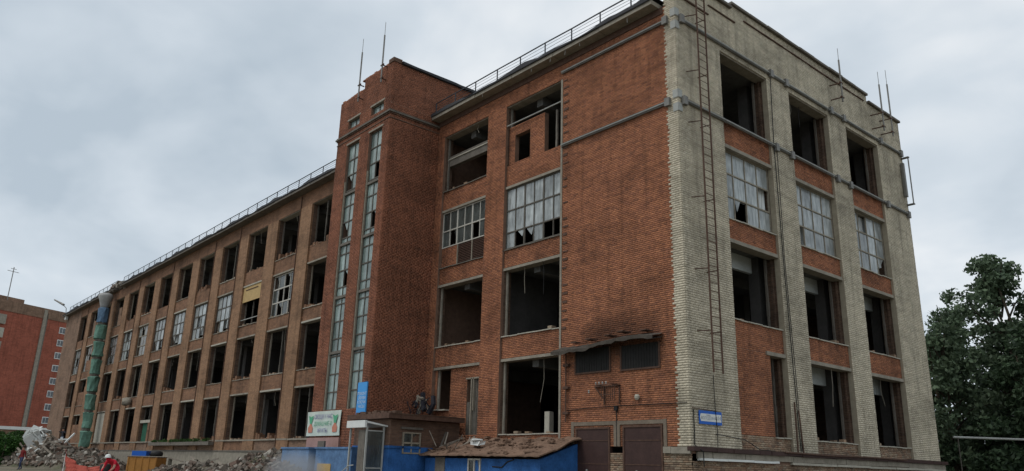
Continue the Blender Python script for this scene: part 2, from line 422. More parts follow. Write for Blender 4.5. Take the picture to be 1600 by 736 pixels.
# bricked-up areas inside openings
inf = [(7.80, 8.81, 14.14, 16.2), (8.81, 9.90, 15.68, 16.2), (8.81, 9.90, 14.14, 14.25), (9.90, 10.38, 14.14, 16.2),
       (11.82, 14.25, 9.91, 9.95), (14.25, 15.58, 9.91, 11.0),
       (12.95, 14.28, 1.5, 4.7), (11.82, 11.90, 1.5, 4.7), (11.90, 12.95, 4.12, 4.7), (14.28, 15.58, 1.5, 2.7), (15.4, 15.58, 2.7, 4.7)]
F_inf = ('A', .20)
for q in inf: part('infill', F_inf, *q, -.25, -.001, 'mortar_red')
lay(FAs, rects, .077, M['red_piece'], B0); lay(F_inf, inf, .077, M['red_piece'], B0)
# lintels and sills
def lintel(F, a, b, z, m='concrete', o=.02, t_=.12, depth=-.42):
    part('lintel', F, a, b, z - t_ * .35, z + t_ * .65, depth, o, m)
def sill(F, a, b, z, m='pale_concrete', o=.07, t_=.045):
    mb = MB(); n = max(2, int((b - a) / .5)); us = [a + (b - a) * i / n for i in range(n + 1)]
    for i in range(n): 
        d = jit(.012); fbox(mb, F, us[i], us[i + 1] - .004, z - t_ + d, z + d, -.2, o + jit(.02))
    mb.build('sill', M[m], B0)
for a, b in nearA:
    for r, (z0, z1) in ROW.items(): lintel(FAs, a - .02, b + .02, z1, 'concrete', .045 if r < 4 else .06)
    for r in (1, 2, 3):
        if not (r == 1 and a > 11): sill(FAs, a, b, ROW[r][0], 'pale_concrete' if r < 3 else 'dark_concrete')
sill(FAs, 14.3, 15.5, 2.72, 'pale_concrete', .2, .06)
sill(FAs, 11.82, 15.58, 14.14, 'dark_concrete')
# heavy edge beam inside the top opening and the steel rail across the other
part('crossbeam', ('A', .3), 11.82, 15.58, 15.62, 16.2, -.25, 0, 'dark_concrete')
part('crossbeam_ledge', ('A', .3), 11.82, 15.58, 16.0, 16.06, .001, .05, 'pale_concrete')
mb = MB(); ftube(mb, FAs, [(6.5, .06, 16.27), (10.38, .06, 16.27)], .035); mb.build('steel_rail', M['pale_steel'], B0)

# ---- steel strapping channels round the corner
def channel(F, u0, u1, z, parent):
    mb = MB(); fbox(mb, F, u0, u1, z - .07, z - .055, .02, .11); fbox(mb, F, u0, u1, z + .055, z + .07, .02, .11); fbox(mb, F, u0, u1, z - .054, z + .054, .02, .04)
    mb.build('channel', M['steel'], parent)
    mb = MB(); ftube(mb, F, [(u0, .1, z + .02), (u1, .1, z + .02)], .028); mb.build('tie_rod', M['pale_steel'], parent)
def strap(z, label):
    t_ = thing('strapping_band', (0, 0, z), label, 'steel strap', 'steel bands clamped round the pale brick corner')
    channel(FA, .55, 6.42, z, t_)
    for a, b in ((.35, 3.0), (3.05, 6.6), (6.65, 12.1), (12.2, 17.3), (17.4, 20.5)): channel(FB, a, b, z + (.0 if z > 15 else .06), t_)
    for zz in (z + .28, z - .3):
        mb = MB(); fbox(mb, FA, -.03, .22, zz - .17, zz + .17, .025, .04); fbox(mb, FB, -.04, .22, zz - .17, zz + .17, .02, .04); mb.build('corner_plate', M['pale_steel'], t_)
    for u in (.3, 6.9, 8.2, 12.4, 13.7, 17.8, 20.3):
        mb = MB(); fbox(mb, FB, u - .12, u + .12, z - .17, z + .19, .03, .17); mb.build('clamp', M['steel'], t_)
    mb = MB(); fbox(mb, FA, .32, .55, z - .17, z + .17, .03, .17); mb.build('clamp', M['steel'], t_)
strap(17.62, 'upper pale steel strap round the building corner just above the top windows')
strap(13.98, 'lower pale steel strap round the building corner below the top row of openings')

# ---- end wall in pale silicate brick
BP = [(0, 3.01), (6.6, 8.48), (12.15, 13.99), (17.5, 20.6)]
BO = [(3.01, 6.6), (8.48, 12.15), (13.99, 17.5)]
for i, (a, b) in enumerate(BP):
    part('pier', FB, a if i else .0, b, .95, 17.31, -.25, -.001, 'mortar_stone')
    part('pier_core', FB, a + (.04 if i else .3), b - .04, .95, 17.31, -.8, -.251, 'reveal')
ptop = [(0, 4.0, 19.75), (4.0, 16.8, 20.0), (16.8, 20.6, 19.58)]
for a, b, zt in ptop: part('parapet', FB, a, b, 17.31, zt, -.38, -.001, 'mortar_stone')
lay(FB, [(0, 3.01, .95, 17.31), (0, 4.0, 17.31, 19.75)], .089, M['stone_piece'], B0, singles=True)
lay(FB, [(a, b, .95, 17.31) for a, b in BP[1:]] + [(4.0, 16.8, 17.31, 20.0), (16.8, 20.6, 17.31, 19.58)], .089, M['stone_piece'], B0)
rects = []
for a, b in BO:
    for z0, z1 in SP: part('spandrel', FBs, a, b, z0, z1, -.4, -.001, 'mortar_red'); rects.append((a, b, z0, z1))
    part('spandrel', FBs, a, b, .95, 1.5, -.4, -.001, 'mortar_red')
rects2 = [(a, b, .95, 1.5) for a, b in BO]
slot = [(3.01, 5.5, 1.5, 5.82), (5.5, 6.6, 4.66, 5.82)]
mb = MB(); fbox(mb, ('B', -.11), 3.01, 5.5, 1.5, 4.7, -.3, -.001); mb.build('infill', M['mortar_red'], B0)
lay(('B', -.11), [(3.01, 5.5, 1.5, 4.7)], .077, M['red_piece'], B0)
lay(FBs, rects, .077, M['red_piece'], B0); lay(FBs, rects2, .077, M['brown_piece'], B0)
for i, (a, b) in enumerate(BO):
    for r in (1, 2, 3, 4):
        aa = 5.2 if (i == 0 and r == 1) else a
        lintel(FBs, aa, b, ROW[r][1], 'concrete', .07, .15)
        sill(FBs, 5.5 if (i == 0 and r == 1) else a, b, ROW[r][0], 'pale_concrete' if r < 4 else 'concrete')
# coping slabs, a separate slab each
for a, b, zt in ptop:
    n = int((b - a) / 1.3); us = [a + (b - a) * i / n for i in range(n + 1)]
    for i in range(n):
        dz = jit(.02); mb = MB(); fbox(mb, FB, us[i] + .015, us[i + 1] - .015, zt + .005 + dz, zt + .12 + dz, -.45, .14 + jit(.03)); mb.build('coping_slab', M['dark_concrete'], B0)
for a, b, zz in ((2.3, 4.3, 19.16), (5.0, 16.4, 19.55), (.3, 2.3, 18.7)):
    n = int((b - a) / .8)
    for i in range(n): part('drip_course', FB, a + (b - a) * i / n, a + (b - a) * (i + 1) / n - .01, zz + jit(.015), zz + .05, .005, .06 + jit(.01), 'rust')

# base ledge and brick plinth
def ledge(F, u0, u1, z0, z1, o, m, name='base_ledge', step=1.1):
    u = u0
    while u < u1 - .05:
        v = min(u + step * rnd.uniform(.7, 1.2), u1); dz = jit(.012)
        mb = MB(); fbox(mb, F, u, v - .01, z0 + dz, z1 + dz, -.1, o + jit(.02)); mb.build(name, M[m], B0); u = v
ledge(FB, -.12, 21.0, .80, .95, .20, 'door'); ledge(FB, .2, 20.9, .58, .795, .10, 'concrete'); ledge(FB, .25, 5.2, .50, .575, .17, 'white', 'flashing', 1.6)
ledge(FB, 6.2, 20.8, .47, .56, .13, 'pale_concrete', 'flashing', 1.4)
part('plinth', FB, -.02, 20.85, GZ, .8, -.5, .02, 'mortar_red'); lay(('B', .022), [(0, 20.8, GZ, .47)], .077, M['brown_piece'], B0, base=GZ)
ledge(FA, .0, 1.15, .72, .94, .1, 'concrete'); ledge(FA, 5.55, 6.4, .72, .94, .1, 'concrete')
FP_ = [(-.02, 1.2), (3.05, 3.7), (5.5, 6.5)]
mb = MB()
for a, b in FP_: fbox(mb, FA, a, b, GZ, .72, -.5, .02)
fbox(mb, FA, 6.5, 21, GZ, .7, -.5, .018); mb.build('plinth', M['mortar_red'], B0)
lay(('A', -.022), [(a, b, GZ, .72) for a, b in FP_], .077, M['brown_piece'], B0, base=GZ)

# doors of the front with concrete surround
for a, b, zt in ((1.20, 3.05, 1.70), (3.70, 5.50, 1.67)):
    mb = MB(); fbox(mb, FA, a, b, GZ, zt, -.12, .03)
    d = mb.build('door', M['door'], B0)
    mb = MB()
    fbox(mb, FA, a, b, zt - .07, zt, .031, .06); fbox(mb, FA, a, a + .07, GZ, zt - .07, .031, .06); fbox(mb, FA, b - .07, b, GZ, zt - .07, .031, .06)
    mb.build('door_frame', M['rust'], d)
    mb = MB()
    for q in range(3): fbox(mb, FA, a + .1, b - .1, GZ + .5 + q * .85, GZ + .53 + q * .85, .031, .045)
    mb.build('door_rib', M['rust'], d)
    mb = MB(); fbox(mb, FA, (a + b) / 2 + .25, (a + b) / 2 + .3, -.05, .12, .031, .09); mb.build('handle', M['pale_steel'], d)
mb = MB(); fbox(mb, FA, 1.1, 5.7, 1.74, 1.88, -.1, .042); mb.build('lintel', M['door_stone'], B0)
for a, b, zt in ((1.02, 1.16, 1.9), (5.6, 5.75, 1.9), (3.2, 3.5, 1.74)): part('door_surround', FA, a, b, .96, zt, 0, .045, 'door_stone')

# louvred vents and torn canopy
for a, b, z0, z1 in ((1.28, 3.06, 3.77, 4.66), (3.68, 5.49, 3.8, 4.72)):
    mb = MB(); fbox(mb, FA, a, b, z0, z1, -.2, .03); v = mb.build('vent', M['room_dark'], B0)
    mb = MB(); fbox(mb, FA, a - .06, a, z0 - .06, z1, 0, .06); fbox(mb, FA, b, b + .06, z0 - .06, z1, 0, .06); fbox(mb, FA, a, b, z0 - .06, z0, 0, .06); mb.build('frame', M['rust'], v)
    n = int((b - a) / .13); me = None
    for i in range(n):
        if me is None:
            mb = MB(); fbox(mb, FA, a + i * .13 + .03, a + i * .13 + .09, z0, z1, .031, .05); o = mb.build('vent_slat', M['room_dark'], v); me = o
        else:
            o = me.copy(); col.objects.link(o); o.parent = v; o.location = (-i * .13, 0, 0)
cn = thing('torn_canopy', (-3.4, -.4, 4.8), 'sagging torn sheet canopy over the two dark vents on the red wall', 'canopy')
rows = []
for k in range(4):
    rr = []
    for i in range(25):
        u = 1.05 + i * .22; rr.append(FP(FA, u, .03 + k * .21 + (jit(.03) if k == 3 else 0), 4.9 + .13 * math.exp(-((u - 2.3) / 1.4) ** 2) - k * .05 + jit(.022) - (.03 * k if u > 4.2 else 0)))
    rows.append(rr)
mb = MB(); mb.quadstrip(rows); mb.quadstrip([[(x, y, z - .13) for x, y, z in r] for r in rows[::-1]])
mb.quadstrip([rows[3], [(x, y, z - .13 + jit(.02)) for x, y, z in rows[3]]]); mb.build('sheet', M['sooty_slab'], cn)
mb = MB()
for q in range(5):
    u = 1.5 + q * .9 + jit(.1); z = 4.99 + .13 * math.exp(-((u - 2.3) / 1.4) ** 2)
    fbox(mb, FA, u, u + .29, z - .02, z + .02 + jit(.01), .1 + jit(.05), .5 + jit(.12))
mb.build('loose_board', M['rust'], cn)
# insulator bracket
ib = thing('insulator_bracket', (-3.7, 0, 2.9), 'rusty steel bracket with white insulators above the two brown doors', 'bracket')
mb = MB()
for u in (3.18, 3.95): mb.tube([FP(FA, u, .05, 2.5), FP(FA, u, .05, 3.22)], .03, 4); mb.tube([FP(FA, u, .0, 3.2), FP(FA, u, .55, 3.2)], .03, 4)
mb.tube([FP(FA, 3.18, .05, 3.2), FP(FA, 4.45, .05, 3.2)], .03, 4); mb.tube([FP(FA, 4.45, .05, 3.2), FP(FA, 3.95, .05, 2.7)], .025, 4)
mb.tube([FP(FA, 3.18, .55, 3.2), FP(FA, 3.95, .55, 3.2)], .03, 4); mb.tube([FP(FA, 3.18, .3, 2.85), FP(FA, 3.95, .3, 2.85)], .02, 4)
for q in range(7): mb.tube([FP(FA, 3.2 + q * .11, .3, 2.6), FP(FA, 3.2 + q * .11, .3, 3.2)], .014, 4)
mb.build('frame', M['rust'], ib)
for u, z in ((3.72, 3.3), (3.9, 3.3), (4.08, 3.3), (4.25, 3.3), (4.62, 3.02)):
    mb = MB(); mb.lathe(-u, -.2, [(.015, z - .07), (.035, z - .05), (.02, z - .01), (.04, z + .02), (.02, z + .05), (.01, z + .06)], 8); mb.build('insulator', M['pale_steel'], ib)
mb = MB(); mb.lathe(-2.28, -.1, [(.05, 2.6), (.09, 2.66), (.1, 2.74), (.06, 2.8)], 10)
tag(mb.build('wall_lamp', M['pale_concrete']), 'small round wall lamp right of the insulator bracket', 'lamp')
# conduit with brackets and joint stains
cp = thing('conduit_pipe', (-6.2, -.1, 1.9), 'thin rusty conduit with box clips on the brick beside the lowest right opening', 'pipe')
mb = MB(); ftube(mb, FA, [(6.0, .1, 1.9), (6.0, .1, 4.6)], .03); mb.build('pipe', M['rust'], cp)
for z in (2.2, 3.2, 4.1):
    mb = MB(); fbox(mb, FA, 5.85, 6.15, z, z + .1, .0, .14); mb.build('clip', M['rust'], cp)
for k in range(34):
    z = 5.3 + k * .37
    if rnd.random() < .75:
        mb = MB(); fbox(mb, FA, 6.05 + jit(.06), 6.32, z, z + .09 + jit(.03), 0, .03); mb.build('iron_stub', M['rust'], B0)
part('joint_strip', FA, 6.38, 6.49, 1.0, 17.3, .013, .03, 'concrete')
mb = MB()
ftube(mb, FA, [(3.35, .04, .95), (3.35, .04, 2.35)], .018); ftube(mb, FA, [(.1, .04, 2.42), (3.3, .04, 2.44), (6.0, .04, 2.36)], .014)
tag(mb.build('wall_cable', M['black']), 'thin black cable run level across the red wall above the brown doors', 'cable')
mb = MB(); fbox(mb, FA, 3.27, 3.43, 2.26, 2.42, 0, .1)
tag(mb.build('junction_box', M['black']), 'small dark junction box between the tops of the two brown doors', 'junction box')

# ---- windows
def window(F, u0, u1, z0, z1, cols, rows, fm, gm, broken=(), o=-.18, pane_objs=True, bar=.05, splits=None, curtain=False, thick=None, parent=B0):
    mb = MB()
    fbox(mb, F, u0, u0 + bar, z0, z1, o - .05, o + .03); fbox(mb, F, u1 - bar, u1, z0, z1, o - .05, o + .03)
    fbox(mb, F, u0 + bar, u1 - bar, z0, z0 + bar, o - .05, o + .03); fbox(mb, F, u0 + bar, u1 - bar, z1 - bar, z1, o - .05, o + .03)
    zs = splits or [z0 + (z1 - z0) * i / rows for i in range(rows + 1)]
    us = [u0 + (u1 - u0) * i / cols for i in range(cols + 1)]
    for i in range(1, cols):
        t_ = bar * (.9 if (thick and i % thick == 0) else .45); fbox(mb, F, us[i] - t_, us[i] + t_, z0 + bar, z1 - bar, o - .045, o + .02)
    for i in range(1, rows): fbox(mb, F, u0 + bar, u1 - bar, zs[i] - bar * .6, zs[i] + bar * .6, o - .05, o + .026)
    w_ = mb.build('window', M[fm], parent)
    allp = MB()
    for i in range(cols):
        for k in range(rows):
            if (i, k) in broken:
                if rnd.random() < .5:      # a shard left in the corner
                    s = MB(); a = us[i] + bar * .6; b = us[i + 1] - bar * .6; c = zs[k] + bar * .6; d = zs[k + 1] - bar * .6
                    P = [FP(F, a, o - .01, d), FP(F, a + (b - a) * rnd.uniform(.3, .9), o - .01, d), FP(F, a + (b - a) * .2, o - .01, d - (d - c) * rnd.uniform(.3, .6))]
                    s.v = P; s.f = [(0, 1, 2)]; s.build('glass_shard', M[gm], w_)
                continue
            t_ = allp if not pane_objs else MB()
            fbox(t_, F, us[i] + bar * .45, us[i + 1] - bar * .45, zs[k] + bar * .5, zs[k + 1] - bar * .5, o - .018, o - .012)
            if pane_objs: t_.build('pane', M[gm], w_)
    if not pane_objs and allp.v: allp.build('glazing', M[gm], w_)
    if curtain:
        rows_ = []
        for zz in (z0 + curtain * (z1 - z0), z1 - .05): rows_.append([FP(F, u0 + .06 + (u1 - u0 - .12) * q / 60, o - .22 + .035 * math.sin(q * 1.7) + jit(.01), zz) for q in range(61)])
        c_ = MB(); c_.quadstrip(rows_); c_.build('curtain', M['curtain'], w_)
    return w_
z3 = ROW[3]
window(FB, 3.01, 6.6, z3[0] + .03, z3[1] - .05, 4, 3, 'wood_frame', 'glass', {(1, 0), (3, 1)}, o=-.3, curtain=.35)
window(FB, 8.48, 12.15, z3[0] + .03, z3[1] - .05, 4, 3, 'wood_frame', 'glass', {(0, 0)}, o=-.3, curtain=.05)
window(FB, 13.99, 17.5, z3[0] + .03, z3[1] - .05, 4, 3, 'wood_frame', 'glass', {(3, 0), (1, 2)}, o=-.3, curtain=.2)
window(FA, 6.5, 10.38, z3[0] + .03, z3[1] - .05, 6, 3, 'dark_frame', 'glass', {(0, 0), (1, 0), (3, 0), (4, 0)}, o=-.2, splits=[9.94, 10.75, 11.85, 12.94], thick=2, curtain=.33)
window(FA, 11.82, 15.58, 11.0, z3[1] - .05, 6, 2, 'white_frame', 'glass_dark', {(1, 0), (4, 0)}, o=-.2, splits=[11.0, 11.9, 12.94], thick=2)
mb = MB(); fbox(mb, FA, 11.82, 14.22, 9.95, 11.0, -.4, -.24); lv = mb.build('louvre', M['door'], B0)
for q in range(11):
    mb = MB(); fbox(mb, FA, 11.9, 14.15, 10.02 + q * .088, 10.05 + q * .088, -.239, -.19); mb.build('louvre_slat', M['rust'], lv)
for a, b in ((12.98, 13.04), (14.2, 14.25)): mb = MB(); fbox(mb, FA, a, b, 9.95, 11, -.235, -.17); mb.build('louvre_post', M['wood_frame'], lv)
# narrow boarded stair window
mb = MB(); fbox(mb, FA, 12.5, 12.56, 1.5, 4.1, -.3, -.12); fbox(mb, FA, 12.35, 12.39, 2.6, 4.1, -.3, -.12); fbox(mb, FA, 11.9, 12.95, 4.05, 4.12, -.3, -.12); fbox(mb, FA, 11.9, 11.96, 1.5, 4.05, -.3, -.12)
nw = mb.build('window', M['wood_frame'], B0)
for a, b in ((11.96, 12.2), (12.21, 12.5), (12.56, 12.75), (12.76, 12.95)):
    mb = MB(); fbox(mb, FA, a, b, 1.5, 4.05 if a < 12.4 else 3.0, -.27, -.24 + jit(.01)); mb.build('board', M['dark_frame'], nw)
# jamb posts left in empty openings
def jamb(F, u, z0, z1, m='wood_frame', o=-.25, w_=.11):
    mb = MB(); n = 5
    for q in range(n): fbox(mb, F, u + jit(.015), u + w_ + jit(.02), z0 + (z1 - z0) * q / n, z0 + (z1 - z0) * (q + 1) / n - .004, o - .08, o + jit(.01))
    mb.build('jamb', M[m], B0)
for a, b in nearA:
    for r in (2, 4) if a > 11 else (1, 2, 4): part('shaded_reveal_face', FA, b - .03, b - .001, *ROW[r], -.54, -.13, 'reveal')  # thin dark box: shade on the side of the reveal put into its colour
    for r in (1, 2, 4): 
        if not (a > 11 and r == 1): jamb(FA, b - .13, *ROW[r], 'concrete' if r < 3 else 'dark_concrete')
jamb(FA, 15.28, 2.7, 4.7, 'concrete'); jamb(FA, 7.0, 14.2, 16.1, 'dark_concrete')
for a, b in BO:
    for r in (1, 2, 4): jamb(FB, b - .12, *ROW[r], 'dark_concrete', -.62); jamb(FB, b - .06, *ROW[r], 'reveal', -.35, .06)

# torn cables hanging in the gutted openings, bits of masonry left on the sills
rw = random.Random(41)
for F, ops in ((FA, nearA + [(27.6 + 5.38 * k, 31.15 + 5.38 * k) for k in range(6)]), (FB, BO)):
    for a, b in ops:
        for k in ROW:
            if k == 3 and a < 17 or (a > 11 and a < 13 and k == 1) or (F is FB and k == 1 and a < 4): continue
            if F is FA and a < 11 and k == 4: continue
            for q in range(rw.randrange(0, 3)):
                u = rw.uniform(a + .4, b - .4); z = ROW[k][1]; ln = rw.uniform(.4, 1.9); o_ = -rw.uniform(.2, .5)
                mb = MB(); ftube(mb, F, [(u, o_, z), (u + rw.uniform(-.1, .1), o_, z - ln * .5), (u + rw.uniform(-.25, .25), o_, z - ln)], .012, 4)
                mb.build('hanging_wire', M['black' if q else 'concrete'], B0)
            for q in range(rw.randrange(1, 5)):
                u = rw.uniform(a + .2, b - .5); h_ = rw.uniform(.04, .13)
                mb = MB(); fbox(mb, F, u, u + rw.uniform(.12, .3), ROW[k][0] + .015, ROW[k][0] + .015 + h_, -.36, -.2 + rw.uniform(0, .1))
                mb.build('loose_brick', M['brown_piece'], B0)
# ---- stair tower
TF = ('A', -3.2); TS = ('B', -16.2)
TX0, TX1 = 16.2, 21.85
strips = [(16.88, 18.2), (19.28, 20.62)]; ZS0, ZS1 = 2.65, 17.4
mins = [(16.92, 18.22), (19.48, 20.74)]
fr = [(TX0, strips[0][0], GZ, 17.95), (strips[0][1], strips[1][0], GZ, 17.95), (strips[1][1], TX1, GZ, 17.95)]
for a, b in strips: fr += [(a, b, GZ, ZS0), (a, b, ZS1, 17.95)]
fr += [(TX0, mins[0][0], 18.2, 18.98), (mins[0][1], mins[1][0], 18.2, 18.98), (mins[1][1], TX1, 18.2, 18.98)]
fr += [(a, b, 18.2, 18.42) for a, b in mins]
fr += [(TX0, TX1, 18.98, 20.42), (TX0, 19.2, 20.42, 21.02)]
mb = MB()
for q in fr + [(TX0, TX1, 17.95, 18.2)]: fbox(mb, TF, *q, -.45, -.001)
mb.build('tower_wall', M['mortar_red'], B0)
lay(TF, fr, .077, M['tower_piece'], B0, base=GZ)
mb = MB(); fbox(mb, TS, -3.199, 8., GZ, 21.02, -.45, -.001); mb.box(-21.85, -21.4, -2.75, 8, GZ, 20.42); mb.box(-21.4, -16.65, 7.5, 8, 17, 20.42); mb.build('tower_wall', M['mortar_red'], B0)
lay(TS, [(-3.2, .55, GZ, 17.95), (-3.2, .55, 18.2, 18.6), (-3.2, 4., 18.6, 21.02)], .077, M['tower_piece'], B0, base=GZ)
mb = MB(); mb.box(-21.4, -16.65, -2.75, 7.5, 20.2, 20.32); mb.build('roof', M['roofing'], B0)
# tower cornice: two stepped brick courses
for k, (z0, z1, o) in enumerate(((17.95, 18.03, .05), (18.03, 18.12, .11), (18.12, 18.2, .06), (17.70, 17.76, .03))):
    mb = MB(); fbox(mb, TF, TX0 - o, TX1 + o, z0, z1, .0 if k < 3 else .0, o)
    fbox(mb, TS, -3.2, .0, z0 + .0005, z1 - .0005, .0, o); mb.build('cornice', M['annex_brick' if k != 1 else 'dark_concrete'], B0)
mb = MB(); fbox(mb, TF, TX0 - .05, TX0 + .45, 21.02, 21.25, -.5, .05); mb.build('parapet_cap', M['annex_brick'], B0)
for q in range(9):
    mb = MB(); u = 16.75 + q * .31; h_ = .03 + rnd.random() * .09; fbox(mb, TF, u, u + .27, 21.025, 21.025 + h_, -.3, 0); mb.build('loose_brick', M['red_piece'], B0)
for q in range(8):
    mb = MB(); u = 19.25 + q * .31; h_ = .03 + rnd.random() * .07; fbox(mb, TF, u, u + .27, 20.425, 20.425 + h_, -.3, 0); mb.build('loose_brick', M['red_piece'], B0)
rows_ = [[(-16.2 + o, -2.7 + q * .5, 21.03 + z + jit(.015)) for q in range(14)] for o, z in ((-.55, .12), (.14, .11), (.15, -.04), (-.001, -.05))]
mb = MB(); mb.quadstrip(rows_); mb.build('side_flashing', M['roofing'], B0)
for si, (a, b) in enumerate(strips):
    nrow = 16; br = {(rnd.randrange(2), rnd.randrange(4, nrow)) for _ in range(3)} if si else {(0, 10), (0, 13)}
    window(TF, a, b, ZS0, ZS1, 2, nrow, 'dark_frame', 'glass_tower', br, o=-.16, bar=.055)
    mb = MB(); fbox(mb, TF, b - .07, b - .005, ZS0, ZS1 - 2.2, -.12, -.03); mb.build('jamb', M['wood_frame'], B0)
    mb = MB()
    for q in range(1, 5): part('transom', TF, a, b, ZS0 + q * 2.95 - .07, ZS0 + q * 2.95 + .07, -.15, -.06, 'dark_concrete')
    lintel(TF, a - .1, b + .1, ZS1 + .05, 'concrete', .02, .1, -.3)
for a, b in mins:
    window(TF, a, b, 18.42, 18.98, 2, 1, 'dark_frame', 'glass_tower', (), o=-.16, bar=.06); lintel(TF, a - .1, b + .1, 19.0, 'concrete', .02, .1, -.3)
mb = MB(); mb.box(-21.3, -16.7, -1.2, -1.1, GZ, 20); mb.build('stair_wall', M['plaster'], B0)

# ---- left wing: 13 bays
def bay(i): r = 27.6 + 5.38 * (i - 1); return r, r + 3.55
NB = 13; UE = 103.86
prev = 21.86
for i in range(1, NB + 1):
    r, l = bay(i); part('pier', FA, prev, r, .75, 17.31, -.55, 0, 'pier_brick' if i > 1 else 'far_brick'); prev = l
part('end_pier', FA, prev, UE, GZ, EAVE, -.55, .005, 'end_plaster')
part('wall', FA, 21.86, prev, 17.31, EAVE, -.55, -.02, 'far_brick')
for i in range(1, NB + 1):
    r, l = bay(i)
    for z0, z1 in SP: part('spandrel', FA, r, l, z0, z1, -.55, -.12 - .01 * (i % 2), 'far_brick')
    part('spandrel', FA, r, l, .75, 1.5, -.55, -.1, 'end_plaster' if i % 3 else 'far_brick')
    for k in ROW:
        lintel(FAs, r, l, ROW[k][1], 'pale_concrete' if (i + k) % 3 == 0 else 'concrete', .05, .11)
        if not (k == 4 and i % 2): sill(FAs, r, l, ROW[k][0], 'pale_concrete' if (i * 7 + k * 3) % 4 == 0 else 'concrete', .05)
        part('shaded_reveal_face', FA, l - .03, l - .001, ROW[k][0] + .02, ROW[k][1] - .06, -.54, -.14, 'reveal')  # same for the wing: added dark face paints the shaded side of each pier
        jamb(FA, l - .14, *ROW[k], ('dark_concrete', 'wood_frame', 'dark_frame')[(i + k) % 3], -.42, .11)
        if (i * 5 + k) % 3 == 0: jamb(FA, r + .9 + rnd.random(), *ROW[k], 'dark_frame', -.36, .1)
    # drain / expansion groove shown as a dark pipe on the pier edge
    mb = MB(); ftube(mb, FA, [(r - .1 + jit(.02), .03, 1.0), (r - .1, .03, 9.2), (r - .1 + jit(.03), .03, 18.2)], .035, 5)
    if i in (2, 4, 5, 7, 9, 11, 13): mb.build('downpipe', M['rust'], B0)
lb = {2: {(0, 0), (2, 0), (2, 1), (3, 2), (1, 2), (1, 1)}, 4: {(0, 0), (1, 0), (3, 0)}, 5: {(1, 0), (2, 1)}, 6: {(2, 0), (3, 0)}, 7: {(3, 0), (1, 0)}, 8: {(3, 0), (3, 1), (2, 2), (0, 1)}, 9: {(1, 0), (2, 2)}, 10: {(2, 0), (3, 1)}, 12: {(0, 2), (1, 1), (2, 0), (3, 2)}, 13: {(0, 0), (2, 1)}}
for i, brk in lb.items():
    r, l = bay(i); window(FA, r, l, z3[0], z3[1] - .05, 4, 3, 'white_frame' if i == 2 else ('dark_frame' if i != 8 else 'wood_frame'), 'glass' if i != 2 else 'glass_dark', brk, o=-.24, pane_objs=i < 8, bar=.07, curtain=.12 if i in (4, 5, 6, 7, 9, 10) else False)
r, l = bay(3); mb = MB(); fbox(mb, FA, r + .02, l - .02, 11.75, 12.95, -.16, -.13); bd = mb.build('board_panel', M['yellow'], B0)
mb = MB(); fbox(mb, FA, r + .8, l - .5, 12.65, 12.72, -.129, -.1); mb.build('batten', M['rust'], bd)
mb = MB(); fbox(mb, FA, r + .05, l - .05, 10.35, 10.4, -.2, -.14); mb.build('window_bar', M['pale_steel'], B0)
r, l = bay(2)
# ground-floor infills
r, l = bay(7); mb = MB(); fbox(mb, FA, r, l, 3.2, 3.45, -.4, -.12); mb.build('lintel', M['pale_concrete'], B0)
mb = MB(); fbox(mb, FA, l - 1.7, l - .35, 1.1, 3.2, -.42, -.34); mb.build('door', M['green_door'], B0)
mb = MB(); fbox(mb, FA, r, r + 1.1, 1.5, 3.2, -.4, -.13); mb.build('infill', M['far_brick'], B0)
r, l = bay(10); part('boarded_panel', FA, r, l, 1.5, 4.6, -.3, -.15, 'pale_concrete')
r, l = bay(12)
for z0, z1, a, b in ((1.5, 3.6, r, l), (5.82, 7.4, r, l), (7.4, 8.0, r, r + 1.), (9.95, 11.2, r, l - 1.2)): part('infill', FA, a, b, z0, z1, -.4, -.14, 'far_brick')
r, l = bay(10); part('infill', FA, r + .9, r + 1.9, 14.14, 16.2, -.4, -.14, 'end_plaster'); part('infill', FA, r, r + .9, 14.14, 15.2, -.4, -.14, 'far_brick')
r, l = bay(12); part('infill', FA, r + 1., r + 2., 14.14, 16., -.4, -.14, 'end_plaster')
# damaged sills: broken brick edges
for (i, k) in ((1, 4), (2, 4), (1, 3), (5, 4), (8, 4), (9, 4), (3, 2), (4, 1), (2, 1), (9, 2), (6, 2)):
    r, l = bay(i); z = ROW[k][0]
    for q in range(9):
        mb = MB(); u = r + .15 + q * .38; fbox(mb, FA, u, u + .3, z + .002, z + .02 + rnd.random() ** 2 * .45, -.5, -.12 + jit(.015)); mb.build('broken_brick', M['far_brick'], B0)
# balcony-like ledge with weeds (bays 4-6), plinth of the left wing
mb = MB(); u = 39.
fbox(mb, FA, 43.6, 58., 1.12, 1.38, .0, .45); mb.build('base_slab', M['dark_concrete'], B0)
for a, b in ((21.9, 43.5), (58.1, 95.7)): ledge(FA, a, b, 1.40, 1.5, .02, 'concrete', 'base_ledge', 2.5)
ledge(FA, 21.9, 95.7, .66, .75, .04, 'dark_concrete', 'base_ledge', 3.)
mb = MB()
holes = [(46.4, 47.6), (52.4, 53.4), (62, 63)]
u = 21.9
for a, b in holes: fbox(mb, FA, u, a, GZ, .66, -.5, .0); fbox(mb, FA, a, b, GZ, -.45, -.5, .0); fbox(mb, FA, a, b, .05, .66, -.5, .0); u = b
fbox(mb, FA, u, 95.7, GZ, .66, -.5, .0); mb.build('plinth', M['concrete'], B0)

